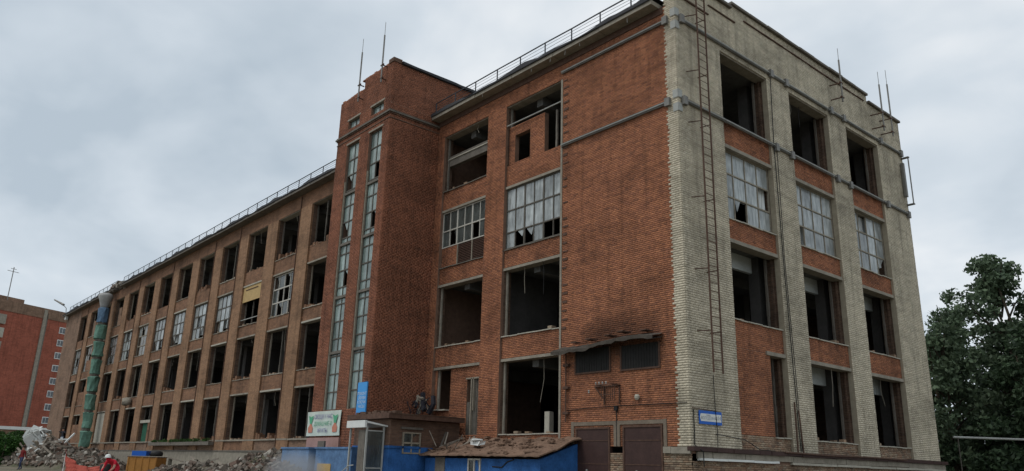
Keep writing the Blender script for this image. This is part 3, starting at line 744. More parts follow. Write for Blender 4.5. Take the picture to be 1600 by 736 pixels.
# ---- eaves, roof, slabs, interior
def eave(u0, u1, zoff=0., o=.55):
    u = u0
    while u < u1 - .1:
        v = min(u + 2.9, u1); mb = MB(); fbox(mb, FA, u, v - .03, EAVE + .001, EAVE + .2, -.5, o + jit(.015)); mb.build('eave_slab', M['concrete' if u < 20 else 'dark_concrete'], B0); u = v
    n = int((u1 - u0) / .45); pr_ = []
    for q in range(n + 1):
        uu = u0 + (u1 - u0) * q / n; b_ = .07 * math.sin(uu * .9) + .05 * math.sin(uu * 2.3) + jit(.03)
        pr_.append((uu, b_))
    rows = [[FP(FA, uu, oo, EAVE + zz + (b_ if zz > .22 else 0)) for uu, b_ in pr_] for oo, zz in ((o + .05, .17), (o + .07, .2), (o + .02, .36), (-.6, .4))]
    mb = MB(); mb.quadstrip(rows); mb.build('roof_edge', M['roofing'], B0)
eave(.75, 16.2); eave(21.86, 76.4, .05, .6); eave(78.7, UE + .3, .05, .6)
mb = MB()
for u in np.arange(1.2, 16, .97):
    if rnd.random() < .7: u += jit(.3); ftube(mb, FA, [(u, .5, EAVE), (u + jit(.05), .5, EAVE - .12 - .15 * rnd.random())], .008, 4)
mb.build('drip_wire', M['pale_steel'], B0)
mb = MB(); mb.box(-16.2, -.4, .5, 20.5, 18.0, EAVE + .45); mb.box(-UE, -16.65, .5, 16, 18.0, EAVE + .45); mb.build('roof', M['roofing'], B0)
for z0, z1 in ((4.86, 5.06), (9.13, 9.3), (13.15, 13.32), (17.42, 17.7), (.45, .62)):
    mb = MB(); mb.box(-16.2, -.45, .56, 20.3, z0, z1); mb.box(-UE + .3, -16.7, .56, 15.5, z0, z1); mb.build('floor_slab', M['ceiling'], B0)
mb = MB(); mb.box(-16.2, -.25, 20.3, 20.6, GZ, 18.3); mb.box(-UE, -16.2, 15.5, 15.9, GZ, 18.3); mb.box(-UE, -UE + .5, .55, 15.5, GZ, 18.3)
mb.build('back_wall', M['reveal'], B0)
mb = MB()
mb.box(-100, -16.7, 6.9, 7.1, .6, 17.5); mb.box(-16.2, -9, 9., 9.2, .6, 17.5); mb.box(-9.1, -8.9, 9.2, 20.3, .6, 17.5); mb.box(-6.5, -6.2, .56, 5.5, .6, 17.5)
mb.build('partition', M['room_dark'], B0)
mb = MB()
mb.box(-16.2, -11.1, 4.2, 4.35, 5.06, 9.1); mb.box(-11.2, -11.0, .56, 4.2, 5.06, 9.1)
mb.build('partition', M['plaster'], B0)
mb = MB(); mb.box(-12.9, -12., 4.17, 4.2, 5.07, 6.3); mb.build('doorway', M['black'], B0)
for i in range(1, NB + 1):       # cross walls and columns seen through the gutted openings of the wing
    r, l = bay(i)
    for k, (z0, z1) in ((1, (.62, 4.86)), (2, (5.06, 9.13)), (3, (9.3, 13.15)), (4, (13.32, 17.42))):
        h = (i * 13 + k * 7) % 5
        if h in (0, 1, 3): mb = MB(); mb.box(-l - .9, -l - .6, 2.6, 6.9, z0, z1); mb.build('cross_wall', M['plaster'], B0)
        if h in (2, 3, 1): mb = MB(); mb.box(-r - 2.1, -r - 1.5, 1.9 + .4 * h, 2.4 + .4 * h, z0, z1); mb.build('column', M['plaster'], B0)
        mb = MB(); mb.box(-l - .75, -l - .35, .56, 6.9, z1 - .55, z1 - .002); mb.build('beam', M['ceiling'], B0)
for z0, z1 in ((.62, 4.86), (5.06, 9.13), (9.3, 13.15), (13.32, 17.42)):
    mb = MB(); mb.box(-30.3, -29.1, 1.5, 1.7, z0, z1); mb.build('partition', M['concrete'], B0)
for (x, y) in [(-1.35, 6.95), (-1.35, 12.6), (-1.35, 18.3), (-6, 7.5), (-6, 13), (-7, 5.), (-11, 6)]:
    mb = MB(); mb.box(x - .25, x + .25, y - .25, y + .25, .62, 17.42); mb.build('column', M['plaster'], B0)
for k, (z0, z1) in enumerate(((4.1, 4.86), (8.45, 9.13))):
    for a, b in ((.6, 6.7), (7.2, 12.35), (12.85, 18.0)):
        if k == 0 and a < 1: continue
        mb = MB(); mb.box(-1.6, -1.42, a, b, z0, z1); mb.build('beam', M['beam_white'], B0)
for z1 in (4.86, 9.13, 13.15, 17.42):
    for x in (-8.6, -13.8):
        mb = MB(); mb.box(x - .2, x + .2, .6, 9, z1 - .5, z1 - .002); mb.build('beam', M['ceiling'], B0)
    for x in (-4.,):
        mb = MB(); mb.box(x - .15, x + .15, .6, 19, z1 - .45, z1 - .002); mb.build('beam', M['ceiling'], B0)
mb = MB(); mb.box(-8.3, -8.0, .9, 1.15, .62, 2.45); mb.build('stub_column', M['pale_concrete'], B0)
mb = MB(); mb.tube([(-7.2, 1.0, .62), (-7.25, 1.0, 2.35)], .09, 8); mb.build('stub_pipe', M['concrete'], B0)

# ---- individually built bricks: the ones nearest the street
alld = np.concatenate([s[2] for s in single]); thr = np.sort(alld)[299]
tmpl = {}
for F, A, d, m, par, hh, Lb in single:
    pick = d <= thr
    o = brick_mesh('brickwork', F, A[~pick], m, par); o['kind'] = 'stuff'
    for row in A[pick]:
        key = (F[0], m.name)
        if key not in tmpl:
            Fz = (F[0], 0.)
            bo = brick_mesh('brick', Fz, np.array([[0, Lb, 0, hh, .004]]), m, None); tmpl[key] = bo.data; bpy.data.objects.remove(bo)
        me = tmpl[key]; o = bpy.data.objects.new('brick', me); col.objects.link(o); o.parent = par
        base = Vector(FP(F, row[0], row[4] - .004, row[2])); o.location = base - par.location

# ================================================================== THINGS FIXED TO THE BUILDING
# wall ladder
ld = thing('wall_ladder', (.45, 1.1, 3.5), 'long rusty steel ladder fixed up the pale brick corner', 'ladder')
for y in (.84, 1.40):
    mb = MB(); mb.tube([(.45, y, 3.5), (.45, y, 12), (.45, y, 19.9)], .033, 6); mb.build('rail', M['rust'], ld)
mb = MB(); mb.tube([(.45, 1.40, 0), (.45, .84, 0)], .014, 5); rg = mb.mesh('rung', M['rust'])
for k in range(52):
    o = place('rung', rg, ld); o.location = -ld.location + Vector((0, 0, 3.62 + k * .315 + jit(.01)))
for z in (5.0, 7.3, 10.1, 13.2, 15.4, 17.9):
    for y in (.84, 1.4):
        mb = MB(); mb.tube([(.45, y, z), (.0, y - (.25 if y < 1 else .05), z)], .022, 5); mb.build('bracket', M['rust'], ld)
# street plate
sp = thing('street_plate', (.05, 1.1, 1.95), 'blue and white street name plate low on the pale brick corner', 'sign')
mb = MB(); fbox(mb, FB, .42, 1.76, 1.73, 2.19, .03, .05); mb.build('plate', M['sign_blue'], sp)
mb = MB(); i0 = [FP(FB, u, .054, z) for u, z in ((.46, 1.96), (.52, 2.09), (1.72, 2.09), (1.72, 1.83), (.52, 1.83))]; mb.v = i0; mb.f = [(0, 4, 3, 2, 1)]; mb.build('white_field', M['white'], sp)
def text(s, size, mat4, m, name, parent, sx=1.):
    cu = bpy.data.curves.new(name, 'FONT'); cu.body = s; cu.size = size; cu.align_x = 'CENTER'; cu.align_y = 'CENTER'
    o = bpy.data.objects.new(name, cu); col.objects.link(o); dg = bpy.context.evaluated_depsgraph_get(); dg.update()
    me = bpy.data.meshes.new_from_object(o.evaluated_get(dg)); bpy.data.objects.remove(o); me.transform(Matrix.Diagonal((sx, 1, 1, 1))); me.transform(mat4)
    me.materials.clear(); me.materials.append(M[m]); return place(name, me, parent)
RB = Matrix(((0, 0, 1, 0), (1, 0, 0, 0), (0, 1, 0, 0), (0, 0, 0, 1)))     # text on a wall facing +x
RA = Matrix(((1, 0, 0, 0), (0, 0, -1, 0), (0, 1, 0, 0), (0, 0, 0, 1)))   # text on a wall facing -y
text('улица', .08, Matrix.Translation((.058, .95, 2.045)) @ RB, 'sign_text', 'lettering', sp)
text('МОЛОДЁЖНАЯ', .15, Matrix.Translation((.058, 1.0, 1.935)) @ RB, 'sign_text', 'lettering', sp, .85)
text('14', .2, Matrix.Translation((.058, 1.6, 1.96)) @ RB, 'sign_text', 'lettering', sp)

# masts on parapets
def mast(x, y, z0, z1, side, label, name='lightning_rod', lean=0.):
    t_ = thing(name, (x, y, z0), label, 'mast')
    mb = MB(); mb.tube([(x, y, z0), (x + lean, y, z0 + (z1 - z0) * .78)], .045, 6); mb.build('pole', M['steel'], t_)
    mb = MB(); mb.tube([(x + lean, y, z0 + (z1 - z0) * .78), (x + lean * 1.2, y, z1)], .014, 5); mb.build('tip', M['steel'], t_)
    for z in (z0 + .25, z0 + 1.05):
        mb = MB()
        if side == 'B': mb.tube([(x, y, z), (0, y - .1, z)], .035, 5); mb.tube([(x, y - .14, z), (x, y + .14, z)], .05, 5)
        else: mb.tube([(x, y, z), (x, -3.2, z)], .035, 5); mb.tube([(x - .14, y, z), (x + .14, y, z)], .05, 5)
        mb.build('bracket', M['rust'], t_)
mast(.55, 12.8, 18.1, 21.1, 'B', 'single lightning rod clamped to the pale end wall, nearest the street corner')
mast(.6, 17.2, 17.9, 21.4, 'B', 'first of the two close lightning rods at the far end of the pale wall')
mast(.6, 18.25, 17.9, 21.9, 'B', 'last lightning rod at the far top corner of the pale end wall')
mast(-19.3, -3.5, 19.6, 23.6, 'T', 'lightning rod on the lower left side of the stair tower parapet')
mast(-16.9, -3.5, 19.9, 23.6, 'T', 'lightning rod near the high right corner of the stair tower')
mb = MB(); mb.tube([(.35, 20.5, 14.6), (.35, 20.5, 17.4)], .035, 5); mb.box(.0, .4, 20.42, 20.58, 17.35, 17.42); mb.box(.0, .4, 20.42, 20.58, 14.58, 14.65); mb.box(.06, .2, 20.1, 20.3, 15., 17.)
tag(mb.build('antenna_bracket', M['steel']), 'grey antenna frame on the far edge of the pale end wall', 'antenna')
# cables down the second pale pier
cb = thing('cable_run', (.06, 6.9, 1.), 'pair of dark cables running down the second pale pier of the end wall', 'cables')
mb = MB(); mb.tube([(.07, 6.85, 17.4), (.07, 6.72, 14), (.07, 6.78, 9), (.07, 6.9, 4), (.07, 7.0, 1.0)], .02, 5); mb.build('cable', M['black'], cb)
mb = MB(); mb.tube([(.07, 6.95, 13.9), (.07, 6.88, 9), (.07, 7.05, 4), (.07, 7.1, 1.0)], .016, 5); mb.build('cable', M['black'], cb)
mb = MB(); mb.tube([(.1, 6.72, .95), (.1, 6.72, 2.9)], .035, 6); mb.tube([(.1, 7.15, .95), (.1, 7.0, 2.6)], .03, 6); mb.build('conduit', M['rust'], cb)
wc = thing('loose_wire', (.06, 2, 1), 'loose dark wires hanging across the foot of the pale corner', 'wire')
mb = MB(); mb.tube([(.06, 1.35, 3.5), (.06, 1.38, 2.3), (.06, 1.45, 1.45), (.08, 1.4, .9)], .014, 5); mb.build('wire', M['black'], wc)
mb = MB(); mb.tube([(.06, 1.35, 1.42), (.08, 2.2, 1.36), (.08, 3.1, 1.3), (.0, 4.2, .98), (.03, 5.2, .97)], .016, 5); mb.build('wire', M['black'], wc)
mb = MB(); mb.tube([(.05, .12, 2.2), (.05, .12, 1.0), (.25, .3, .8), (.24, .33, .3)], .02, 5); mb.build('wire', M['black'], wc)
mb = MB(); mb.tube([(.05, .03, 2.25), (.05, 1.5, 2.22)], .014, 5); mb.tube([(.26, 5.5, .93), (.3, 9, .9), (.27, 12, .93), (.3, 16, .9)], .035, 5); mb.build('wire', M['rust'], wc)

# roof railings
def railing(u0, u1, z0, z1, step, label, mid=3, thick=.032):
    t_ = thing('roof_railing', (-(u0 + u1) / 2, -.35, z0), label, 'railing', 'railings along the roof edge')
    n = max(1, round((u1 - u0) / step)); us = [u0 + (u1 - u0) * i / n for i in range(n + 1)]
    for i, u in enumerate(us):
        mb = MB(); mb.tube([(-u, -.35, z0), (-u, -.35, z1)], thick, 4); mb.build('post', M['rail'], t_)
    mb = MB(); mb.tube([(-u, -.35, z1 + jit(.012)) for u in us], thick, 4); mb.build('top_rail', M['rail'], t_)
    for k in range(mid):
        mb = MB(); mb.tube([(-u, -.35, z0 + (z1 - z0) * (k + 1) / (mid + 1) + jit(.02)) for u in us], .009, 4); mb.build('rail', M['rail'], t_)
railing(.2, 16.1, 18.75, 19.42, 1.77, 'dark roof railing from the stair tower to the pale corner')
railing(22.1, 76.2, 18.8, 19.42, 1.82, 'long thin roof railing of the left wing up to the rubbish chute')
railing(79.2, 101.5, 18.8, 19.42, 1.9, 'short end piece of thin roof railing beyond the rubbish chute')
mb = MB(); mb.box(-101.8, -100., .1, 1.2, 18.86, 19.5)
tag(mb.build('roof_cabinet', M['roofing']), 'dark box standing on the far left end of the factory roof', 'cabinet')
fl = thing('roof_floodlight', (-103.9, -.6, 18.9), 'floodlight on an angled arm at the far left roof corner', 'lamp')
mb = MB(); mb.tube([(-103.9, -.3, 18.7), (-103.9, -.4, 19.6), (-105.0, -1.0, 20.5)], .05, 5); mb.build('arm', M['steel'], fl)
mb = MB(); mb.tube([(-104.4, -.7, 20.1), (-106.3, -1.6, 20.95)], .17, 6, .1); mb.build('lamp_head', M['steel'], fl)
mb = MB(); mb.box(-103.4, -102.8, -.45, -.15, 17.9, 18.5); tag(mb.build('wall_floodlight', M['white']), 'white lamp under the eave at the far left wall end', 'lamp')
rp = MB(); rr_ = random.Random(3)
for q in range(60):
    x = -75.5 - rr_.random() * 4.6; s_ = .12 + .3 * rr_.random(); m4 = Matrix.Translation((x, -.2 + rr_.uniform(-.3, .5), 18.55 + rr_.random() * .5 * math.exp(-((x + 77.6) / 1.8) ** 2) * 1.2)) @ Matrix.Rotation(rr_.random() * 3, 4, Vector((rr_.random(), rr_.random(), .3)).normalized())
    rp.box(-s_, s_, -s_ * .6, s_ * .6, -s_ * .4, s_ * .4, m4)
tag(rp.build('roof_debris', M['rubble']), 'broken rubble at the roof edge above the rubbish chute', 'rubble')
mb = MB(); 
for q in range(14):
    s_ = .12 + .15 * rr_.random(); m4 = Matrix.Translation((-14.8 + q * .12 + rr_.uniform(-.1, .1), .1, 18.85 + .12 * rr_.random())) @ Matrix.Rotation(rr_.random() * 3, 4, 'X'); mb.box(-s_, s_, -s_, s_, -s_ * .6, s_ * .6, m4)
tag(mb.build('roof_scrap', M['roofing']), 'dark scrap heap on the roof edge beside the stair tower', 'scrap')

# rubbish chute
ch = thing('rubbish_chute', (-78.6, -.95, GZ), 'tall green wrapped rubbish chute hanging down the left wing', 'chute')
def chpos(z): return (-78.0 - 1.9 * (z - 1.3) / 16.4, -1.05)
x, y = chpos(17.3); mb = MB(); mb.lathe(x, y, [(.4, 16.2), (.48, 16.6), (.62, 17.1), (.82, 17.6), (.7, 17.9), (.45, 18.0)], 12); mb.build('hopper', M['chute_grey'], ch, True)
zt = 16.25
for k in range(8):
    x, y = chpos(zt - .9); rr0 = .56 + jit(.05)
    mb = MB(); mb.lathe(x, y, [(rr0 * .75, zt - 1.66), (rr0 * .98, zt - 1.6), (rr0 * .9, zt - .9), (rr0 * 1.05, zt - .1), (rr0 * .95, zt - .04), (rr0 * .5, zt)], 9)
    for i_, v_ in enumerate(mb.v): mb.v[i_] = (v_[0] + jit(.1), v_[1] + jit(.1), v_[2] + jit(.06))
    mb.build('chute_section', M['chute_blue' if k == 0 else 'chute_green'], ch)
    mb = MB(); mb.lathe(x, y, [(.42, zt - 2.0), (.45, zt - 1.62)], 8); mb.build('collar', M['dark_concrete'], ch)
    zt -= 1.94
# a hanging dish / bag at second floor bay 9
r, l = bay(8)
mb = MB(); mb.lathe(-r - 2.2, -.25, [(.1, 5.0), (.42, 5.08), (.5, 5.35), (.36, 5.62), (.08, 5.7)], 10)
mb.v = [(x + jit(.09), y + jit(.09), z + jit(.09)) for x, y, z in mb.v]
tag(mb.build('hanging_bag', M['concrete'], None, True), 'pale sack hanging below a second floor opening of the left wing', 'sack')

# banner on the tower base
bn = thing('banner', (-20.2, -3.3, 1.9), 'white banner with green and orange fruit prints at the foot of the stair tower', 'banner')
mb = MB(); rows = [[FP(('A', -3.2), 18.5 + 3.52 * i / 12, .10 + .02 * math.sin(i * 1.3 + k), (1.39 + 1.22 * k / 4) + (.0)) for i in range(13)] for k in range(5)]
mb.quadstrip(rows); mb.quadstrip([[(x, y + .02, z) for x, y, z in r] for r in rows[::-1]]); mb.build('cloth', M['banner'], bn)
for s_, z, sz, m in (('ОВОЩИ У НАС', 2.33, .3, 'violet_ink'), ('ДОМАШНИЕ И', 1.98, .29, 'green_ink'), ('ФРУКТЫ', 1.64, .28, 'violet_ink')):
    text(s_, sz, Matrix.Translation((-20.25, -3.335, z)) @ RA, m, 'lettering', bn, .9)
for x in (-21.55, -18.97):
    mb = MB(); mb.v = [(x - .22, -3.335, 1.56), (x + .22, -3.335, 1.56), (x + .26, -3.335, 1.8), (x, -3.335, 2.06), (x - .26, -3.335, 1.8)]; mb.f = [(0, 1, 2, 3, 4)]; mb.build('fruit_print', M['orange_ink'], bn)
    mb = MB(); mb.v = [(x - .1, -3.337, 2.0), (x + .1, -3.337, 2.0), (x + .26, -3.337, 2.42), (x, -3.337, 2.34), (x - .26, -3.337, 2.42)]; mb.f = [(0, 1, 2, 3, 4)]; mb.build('leaf_print', M['green_ink'], bn)
# vertical blue sign
vs = thing('vertical_sign', (-16.6, -3.3, 3), 'tall narrow blue sign with white lettering on the stair tower corner', 'sign')
mb = MB(); fbox(mb, TF, 16.2, 17.05, 1.9, 3.85, .04, .1); mb.build('panel', M['sign_sky'], vs)
for s_, z in (('РЕМОНТ', 3.3), ('ОБУВИ', 3.1), ('КЛЮЧИ', 2.9), ('ЧАСЫ', 2.7)):
    text(s_, .2, Matrix.Translation((-16.6, -3.306, z)) @ RA, 'white_text', 'lettering', vs)

# ================================================================== PORCH, KIOSK, ANNEX, SHED
an = thing('brick_annex', (-15, -2, GZ), 'low dark brick annex with overhanging roof beside the stair tower', 'annex')
mb = MB(); mb.box(-16.2, -13.1, -3.78, -.02, GZ, 2.0); mb.build('wall', M['annex_brick'], an)
mb = MB(); mb.box(-16.19, -13.08, -3.80, -3.5, GZ, .85); mb.box(-13.3, -13.07, -3.5, -.03, GZ, .85); mb.build('painted_base', M['blue'], an)
mb = MB(); mb.box(-16.19, -13.04, -3.84, -3.81, .78, .88); mb.box(-13.06, -13.03, -3.8, -2.2, .78, .88); mb.build('base_ledge', M['blue'], an)
mb = MB(); mb.box(-16.3, -12.7, -4.15, -.03, 2.02, 2.24); mb.build('roof', M['rust'], an)
mb = MB()
for q in range(12): mb.box(-16.1 + q * .29, -15.85 + q * .29, -3.9 + jit(.1), -3.6 + jit(.1), 2.245, 2.3 + rnd.random() * .1)
mb.box(-12.75, -12.68, -4.1, -.05, 2.2, 2.25); mb.build('roof_debris', M['annex_brick'], an)
window(('B', -13.1), -3.15, -2.2, .56, 1.48, 2, 2, 'wood_frame', 'glass_dark', {(1, 1)}, o=.04, bar=.06, parent=an)
mb = MB(); mb.box(-13.09, -13.03, -3.25, -2.1, 1.6, 1.7); mb.build('lintel', M['dark_concrete'], an)

pc = thing('blue_porch', (-19, -4, GZ), 'faded blue plastered porch under the white banner', 'porch')
mb = MB(); mb.box(-21.9, -18.5, -3.19 - .12, -3.19, .8, 1.3); mb.build('pink_wall', M['pink'], pc)
mb = MB(); mb.box(-20.2, -19.35, -4.4, -3.2, GZ, .72); mb.box(-18.6, -15.2, -4.4, -3.86, GZ, .72); mb.box(-22.3, -20.2, -4.4, -3.2, GZ, .72); mb.build('wall', M['lblue'], pc)
mb = MB(); mb.box(-22.35, -19.3, -4.46, -3.15, .72, .8); mb.box(-18.65, -15.2, -4.46, -3.9, .72, .8); mb.build('coping', M['lblue'], pc)
mb = MB(); mb.box(-19.3, -18.65, -4.0, -3.9, GZ, 1.1); mb.build('door', M['dark_concrete'], pc)
mb = MB(); mb.box(-18.3, -17., -4.43, -4.41, -.75, .05); tag(mb.build('notice_board', M['yellow'], pc), 'yellow painted patch low on the blue wall')

kc = thing('entrance_kiosk', (-14, -4.5, GZ), 'narrow glazed entrance kiosk with white canopy sign in front of the annex', 'kiosk')
KX0, KX1, KY, KB = -14.93, -13.4, -4.8, -3.9
mb = MB(); mb.box(KX0 - .02, KX1 + .02, KY - .1, KY, 1.6, 1.9); mb.build('canopy_sign', M['white'], kc)
mb = MB(); mb.v = [(KX0, KY, 1.88), (KX1, KY, 1.88), (KX1 + .12, KB + .1, 1.72), (KX0, KB + .1, 1.72), (KX0, KY, 1.8), (KX1, KY, 1.8), (KX1 + .12, KB + .1, 1.66), (KX0, KB + .1, 1.66)]
mb.f = [(0, 1, 2, 3), (7, 6, 5, 4), (0, 4, 5, 1), (1, 5, 6, 2), (2, 6, 7, 3), (3, 7, 4, 0)]; mb.build('roof', M['white'], kc)
for x, y in ((KX0 + .1, KY + .06), (KX1 - .05, KY + .06), (KX1 - .05, KB)):
    mb = MB(); mb.box(x - .035, x + .035, y - .035, y + .035, GZ, 1.66); mb.build('post', M['pale_steel'], kc)
for z in (-.1, 1.45):
    mb = MB(); mb.box(KX1 - .07, KX1 - .03, KY + .1, KB - .04, z, z + .05); mb.build('rail', M['pale_steel'], kc)
for z0, z1 in ((-.98, -.1), (-.05, 1.45)):
    mb = MB(); mb.box(KX1 - .055, KX1 - .045, KY + .1, KB - .04, z0, z1); mb.build('pane', M['glass_dark'], kc)
mb = MB(); mb.box(KX1 - .65, KX1 - .12, KY + .02, KY + .06, GZ, 1.5); mb.build('door', M['dark_concrete'], kc)
mb = MB(); mb.tube([(KX0 - .1, KY - .5, -.75), (KX0 + .5, KY - .5, -.3), (KX1 - .4, KY - .5, .0), (KX1, KY - .5, .03)], .022, 5)
tag(mb.build('bent_rail', M['pale_steel']), 'bent pale handrail in front of the glazed kiosk', 'handrail')

sh = thing('blue_shed', (-8.5, -1.5, GZ), 'long low blue shed with debris-strewn sloping roof against the red wall', 'shed')
SX0, SX1, SY = -12.9, -5.4, -2.0
mb = MB(); mb.box(SX0, SX1, SY, -.03, GZ, .42); mb.build('wall', M['blue'], sh)
mb = MB(); mb.v = [(SX1, SY + .01, .42), (SX1, -.03, .42), (SX1, -.03, 1.05), (SX1 - .2, SY + .01, .42), (SX1 - .2, -.03, .42), (SX1 - .2, -.03, 1.05)]; mb.f = [(0, 1, 2), (5, 4, 3), (0, 3, 4, 1), (0, 2, 5, 3), (1, 4, 5, 2)]; mb.build('gable', M['blue'], sh)
rows = [[(SX0 - .1 + (SX1 - SX0 + .35) * i / 40, SY - .3 + 2.3 * k / 10, .56 + .75 * k / 10 + jit(.02) + (.04 * math.sin(i * .8 + k) if k > 2 else 0)) for i in range(41)] for k in range(11)]
mb = MB(); mb.quadstrip(rows); mb.quadstrip([[(x, y, z - .05) for x, y, z in r] for r in rows[::-1]]); mb.quadstrip([rows[0], [(x, y, z - .05) for x, y, z in rows[0]]][::-1]); mb.quadstrip([[r[-1] for r in rows], [(r[-1][0], r[-1][1], r[-1][2] - .05) for r in rows]])
mb.build('roof', M['sheet'], sh)
sw = window(('A', SY), 8.93, 9.75, -.4, .42, 2, 1, 'white_frame', 'glass_dark', {(0, 0)}, o=.03, bar=.06, parent=sh)
mb = MB(); mb.box(-12.1, -11.4, SY - .03, SY - .002, GZ, .45); mb.build('door', M['dark_concrete'], sh)
mb = MB(); mb.tube([(-8.2, SY - .01, .12), (-7.6, SY - .01, .1), (-7.3, SY - .01, .3), (-6.9, SY - .01, .4)], .03, 4); mb.build('crack', M['black'], sh)
rr_ = random.Random(11); mb = MB()
for q in range(170):
    x = rr_.uniform(SX0, SX1); k = rr_.random(); y = SY - .2 + 2.0 * k; s_ = .02 + .075 * rr_.random() ** 3
    m4 = Matrix.Translation((x, y, .59 + .72 * k + s_ * .3)) @ Matrix.Rotation(rr_.random() * 6, 4, 'Z') @ Matrix.Rotation(rr_.uniform(-.5, .5), 4, 'X'); mb.box(-s_ * 1.6, s_ * 1.6, -s_, s_, -s_ * .4, s_ * .4, m4)
tag(mb.build('roof_litter', M['sheet']), 'scattered brick rubble lying on the blue shed roof', 'rubble', kind='stuff')
mb = MB(); mb.box(-10.4, -9.7, -1.5, -1.2, .98, 1.14, None); mb.box(-10.2, -9.85, -1.55, -1.25, 1.14, 1.22)
for i_, v_ in enumerate(mb.v): mb.v[i_] = (v_[0] + jit(.06), v_[1] + jit(.06), v_[2] + jit(.04))
tag(mb.build('white_bundle', M['tarp']), 'crumpled white bundle on the blue shed roof', 'bundle')
# leaning scrap boards by the annex corner and dark junk above its roof
jk = thing('junk_heap', (-15.6, -.6, 2.3), 'dark tangle of torn sheet and wire piled on the annex roof by the wall', 'scrap')
rr_ = random.Random(21)
for q in range(26):
    a = Vector((-15.9 + rr_.random() * .9, -.5 + rr_.uniform(-.5, .3), 2.3 + rr_.random() * .6)); b = a + Vector((rr_.uniform(-.5, .5), rr_.uniform(-.4, .3), rr_.uniform(-.1, .9)))
    mb = MB(); mb.tube([a, (a + b) / 2 + Vector((rr_.uniform(-.25, .25), 0, rr_.uniform(-.1, .25))), b], rr_.uniform(.01, .03 if q % 3 else .13), 5); mb.build('scrap_piece', M['dark_cloth' if q % 6 else 'concrete'], jk)
sb = thing('scrap_boards', (-12.6, -1.5, 1.), 'grey broken boards and wire leaning over the shed roof by the annex', 'boards')
for q in range(12):
    a = Vector((-12.95 + rr_.random() * 1.6, -2. + rr_.random() * 1.6, .8 + rr_.random() * .3)); b = a + Vector((rr_.uniform(-.9, 1.1), rr_.uniform(-.4, .8), rr_.uniform(.1, .7)))
    mb = MB(); mb.tube([a, (a + b) / 2, b], rr_.uniform(.015, .045), 4); mb.build('board', M['debris_wood' if q % 3 == 0 else 'dark_concrete'], sb)

# ================================================================== RUBBLE, FENCE, SKIP AND PEOPLE
def mound(name, cx, cy, rx, ry, h, label, seed, chunks, cs=(.06, .35), mat='dirt', rot=0.):
    rr = random.Random(seed); n = 40; rows = []
    from mathutils import noise
    def H(x, y):
        dx_, dy_ = (x - cx), (y - cy); c_, s_ = math.cos(rot), math.sin(rot)
        a = (dx_ * c_ + dy_ * s_) / rx; b = (-dx_ * s_ + dy_ * c_) / ry
        e_ = max(0, 1 - (a * a + b * b)) ** .75
        return e_ * h * (1 + .5 * noise.noise(Vector((x * .45, y * .45, seed)))) + e_ * .18 * noise.noise(Vector((x * 2, y * 2, seed)))
    R0 = max(rx, ry)
    for i in range(n + 1): rows.append([(cx - R0 + 2 * R0 * k / n, cy - R0 + 2 * R0 * i / n, GZ - .05 + H(cx - R0 + 2 * R0 * k / n, cy - R0 + 2 * R0 * i / n)) for k in range(n + 1)])
    mb = MB(); mb.quadstrip(rows); o = mb.build(name, M[mat], None, True); tag(o, label, 'rubble', kind='stuff')
    mb = MB()
    for q in range(chunks):
        a = rr.random() * 6.28; d = math.sqrt(rr.random()) * .97; x = cx + (rx * math.cos(a) * math.cos(rot) - ry * math.sin(a) * math.sin(rot)) * d; y = cy + (rx * math.cos(a) * math.sin(rot) + ry * math.sin(a) * math.cos(rot)) * d
        s_ = cs[0] + (cs[1] - cs[0]) * rr.random() ** 2.5
        m4 = Matrix.Translation((x, y, GZ + H(x, y) + s_ * .2)) @ Matrix.Rotation(rr.random() * 6, 4, Vector((rr.uniform(-1, 1), rr.uniform(-1, 1), rr.uniform(-1, 1))).normalized())
        i0_ = len(mb.v); mb.box(-s_ * rr.uniform(.6, 1.5), s_ * rr.uniform(.6, 1.5), -s_ * .7, s_ * .7, -s_ * .5, s_ * .4, m4)
        for k in range(i0_, len(mb.v)): v_ = mb.v[k]; mb.v[k] = (v_[0] + rr.uniform(-.2, .2) * s_, v_[1] + rr.uniform(-.2, .2) * s_, v_[2] + rr.uniform(-.2, .2) * s_)
    mb.build('chunks', M['rubble'], o)['kind'] = 'stuff'
    return H
H1 = mound('rubble_heap', -24.5, -3.6, 6.5, 3.0, 1.25, 'dusty grey-brown rubble heap against the wall left of the blue porch', 3, 2200, (.03, .2))
mound('rubble_heap', -33.5, -4.2, 7.0, 3.0, .8, 'earth and brick heap below the second and third ground openings', 5, 1600, (.03, .18))
mound('rubble_heap', -66, -4., 9., 3.6, 1.45, 'dark rubble bank below the green door of the left wing', 8, 1800, (.04, .26))
H4 = mound('rubble_heap', -70.8, -5.0, 4.6, 3.6, 1.95, 'rubble mound topped with broken boards at the far left', 13, 1800, (.05, .3))
mound('rubble_heap', -80, -4.6, 8, 4.2, 1.7, 'farthest rubble bank by the chute foot', 17, 1200, (.05, .3))
rr_ = random.Random(31)
bt = [(-70.6, -6.9, .55, .9, 1.6, 'tarp'), (-71.5, -7.2, .3, 1.2, .4, 'debris_wood')]
labels_b = ['long pale broken beam standing steeply in the far left rubble', 'thin splintered board slanting left on the far rubble mound']
for q in range(60):
    x = rr_.uniform(-73.6, -67.6); y = rr_.uniform(-8.2, -3.8); z = GZ + H4(x, y) + rr_.uniform(.05, .35)
    ln = rr_.uniform(.7, 2.2); th = rr_.uniform(-.9, .9); az = rr_.random() * 6.28
    m4 = Matrix.Translation((x, y, z)) @ Matrix.Rotation(az, 4, 'Z') @ Matrix.Rotation(th, 4, 'Y')
    mb = MB(); mb.box(-ln / 2, ln / 2, -.09, .09, -.06, .06, m4)
    tag(mb.build('broken_board', M['debris_wood' if q % 4 else 'tarp']), 'splintered board lying in the heap of broken timber at the far left', 'board', 'broken boards on the far left rubble mound')
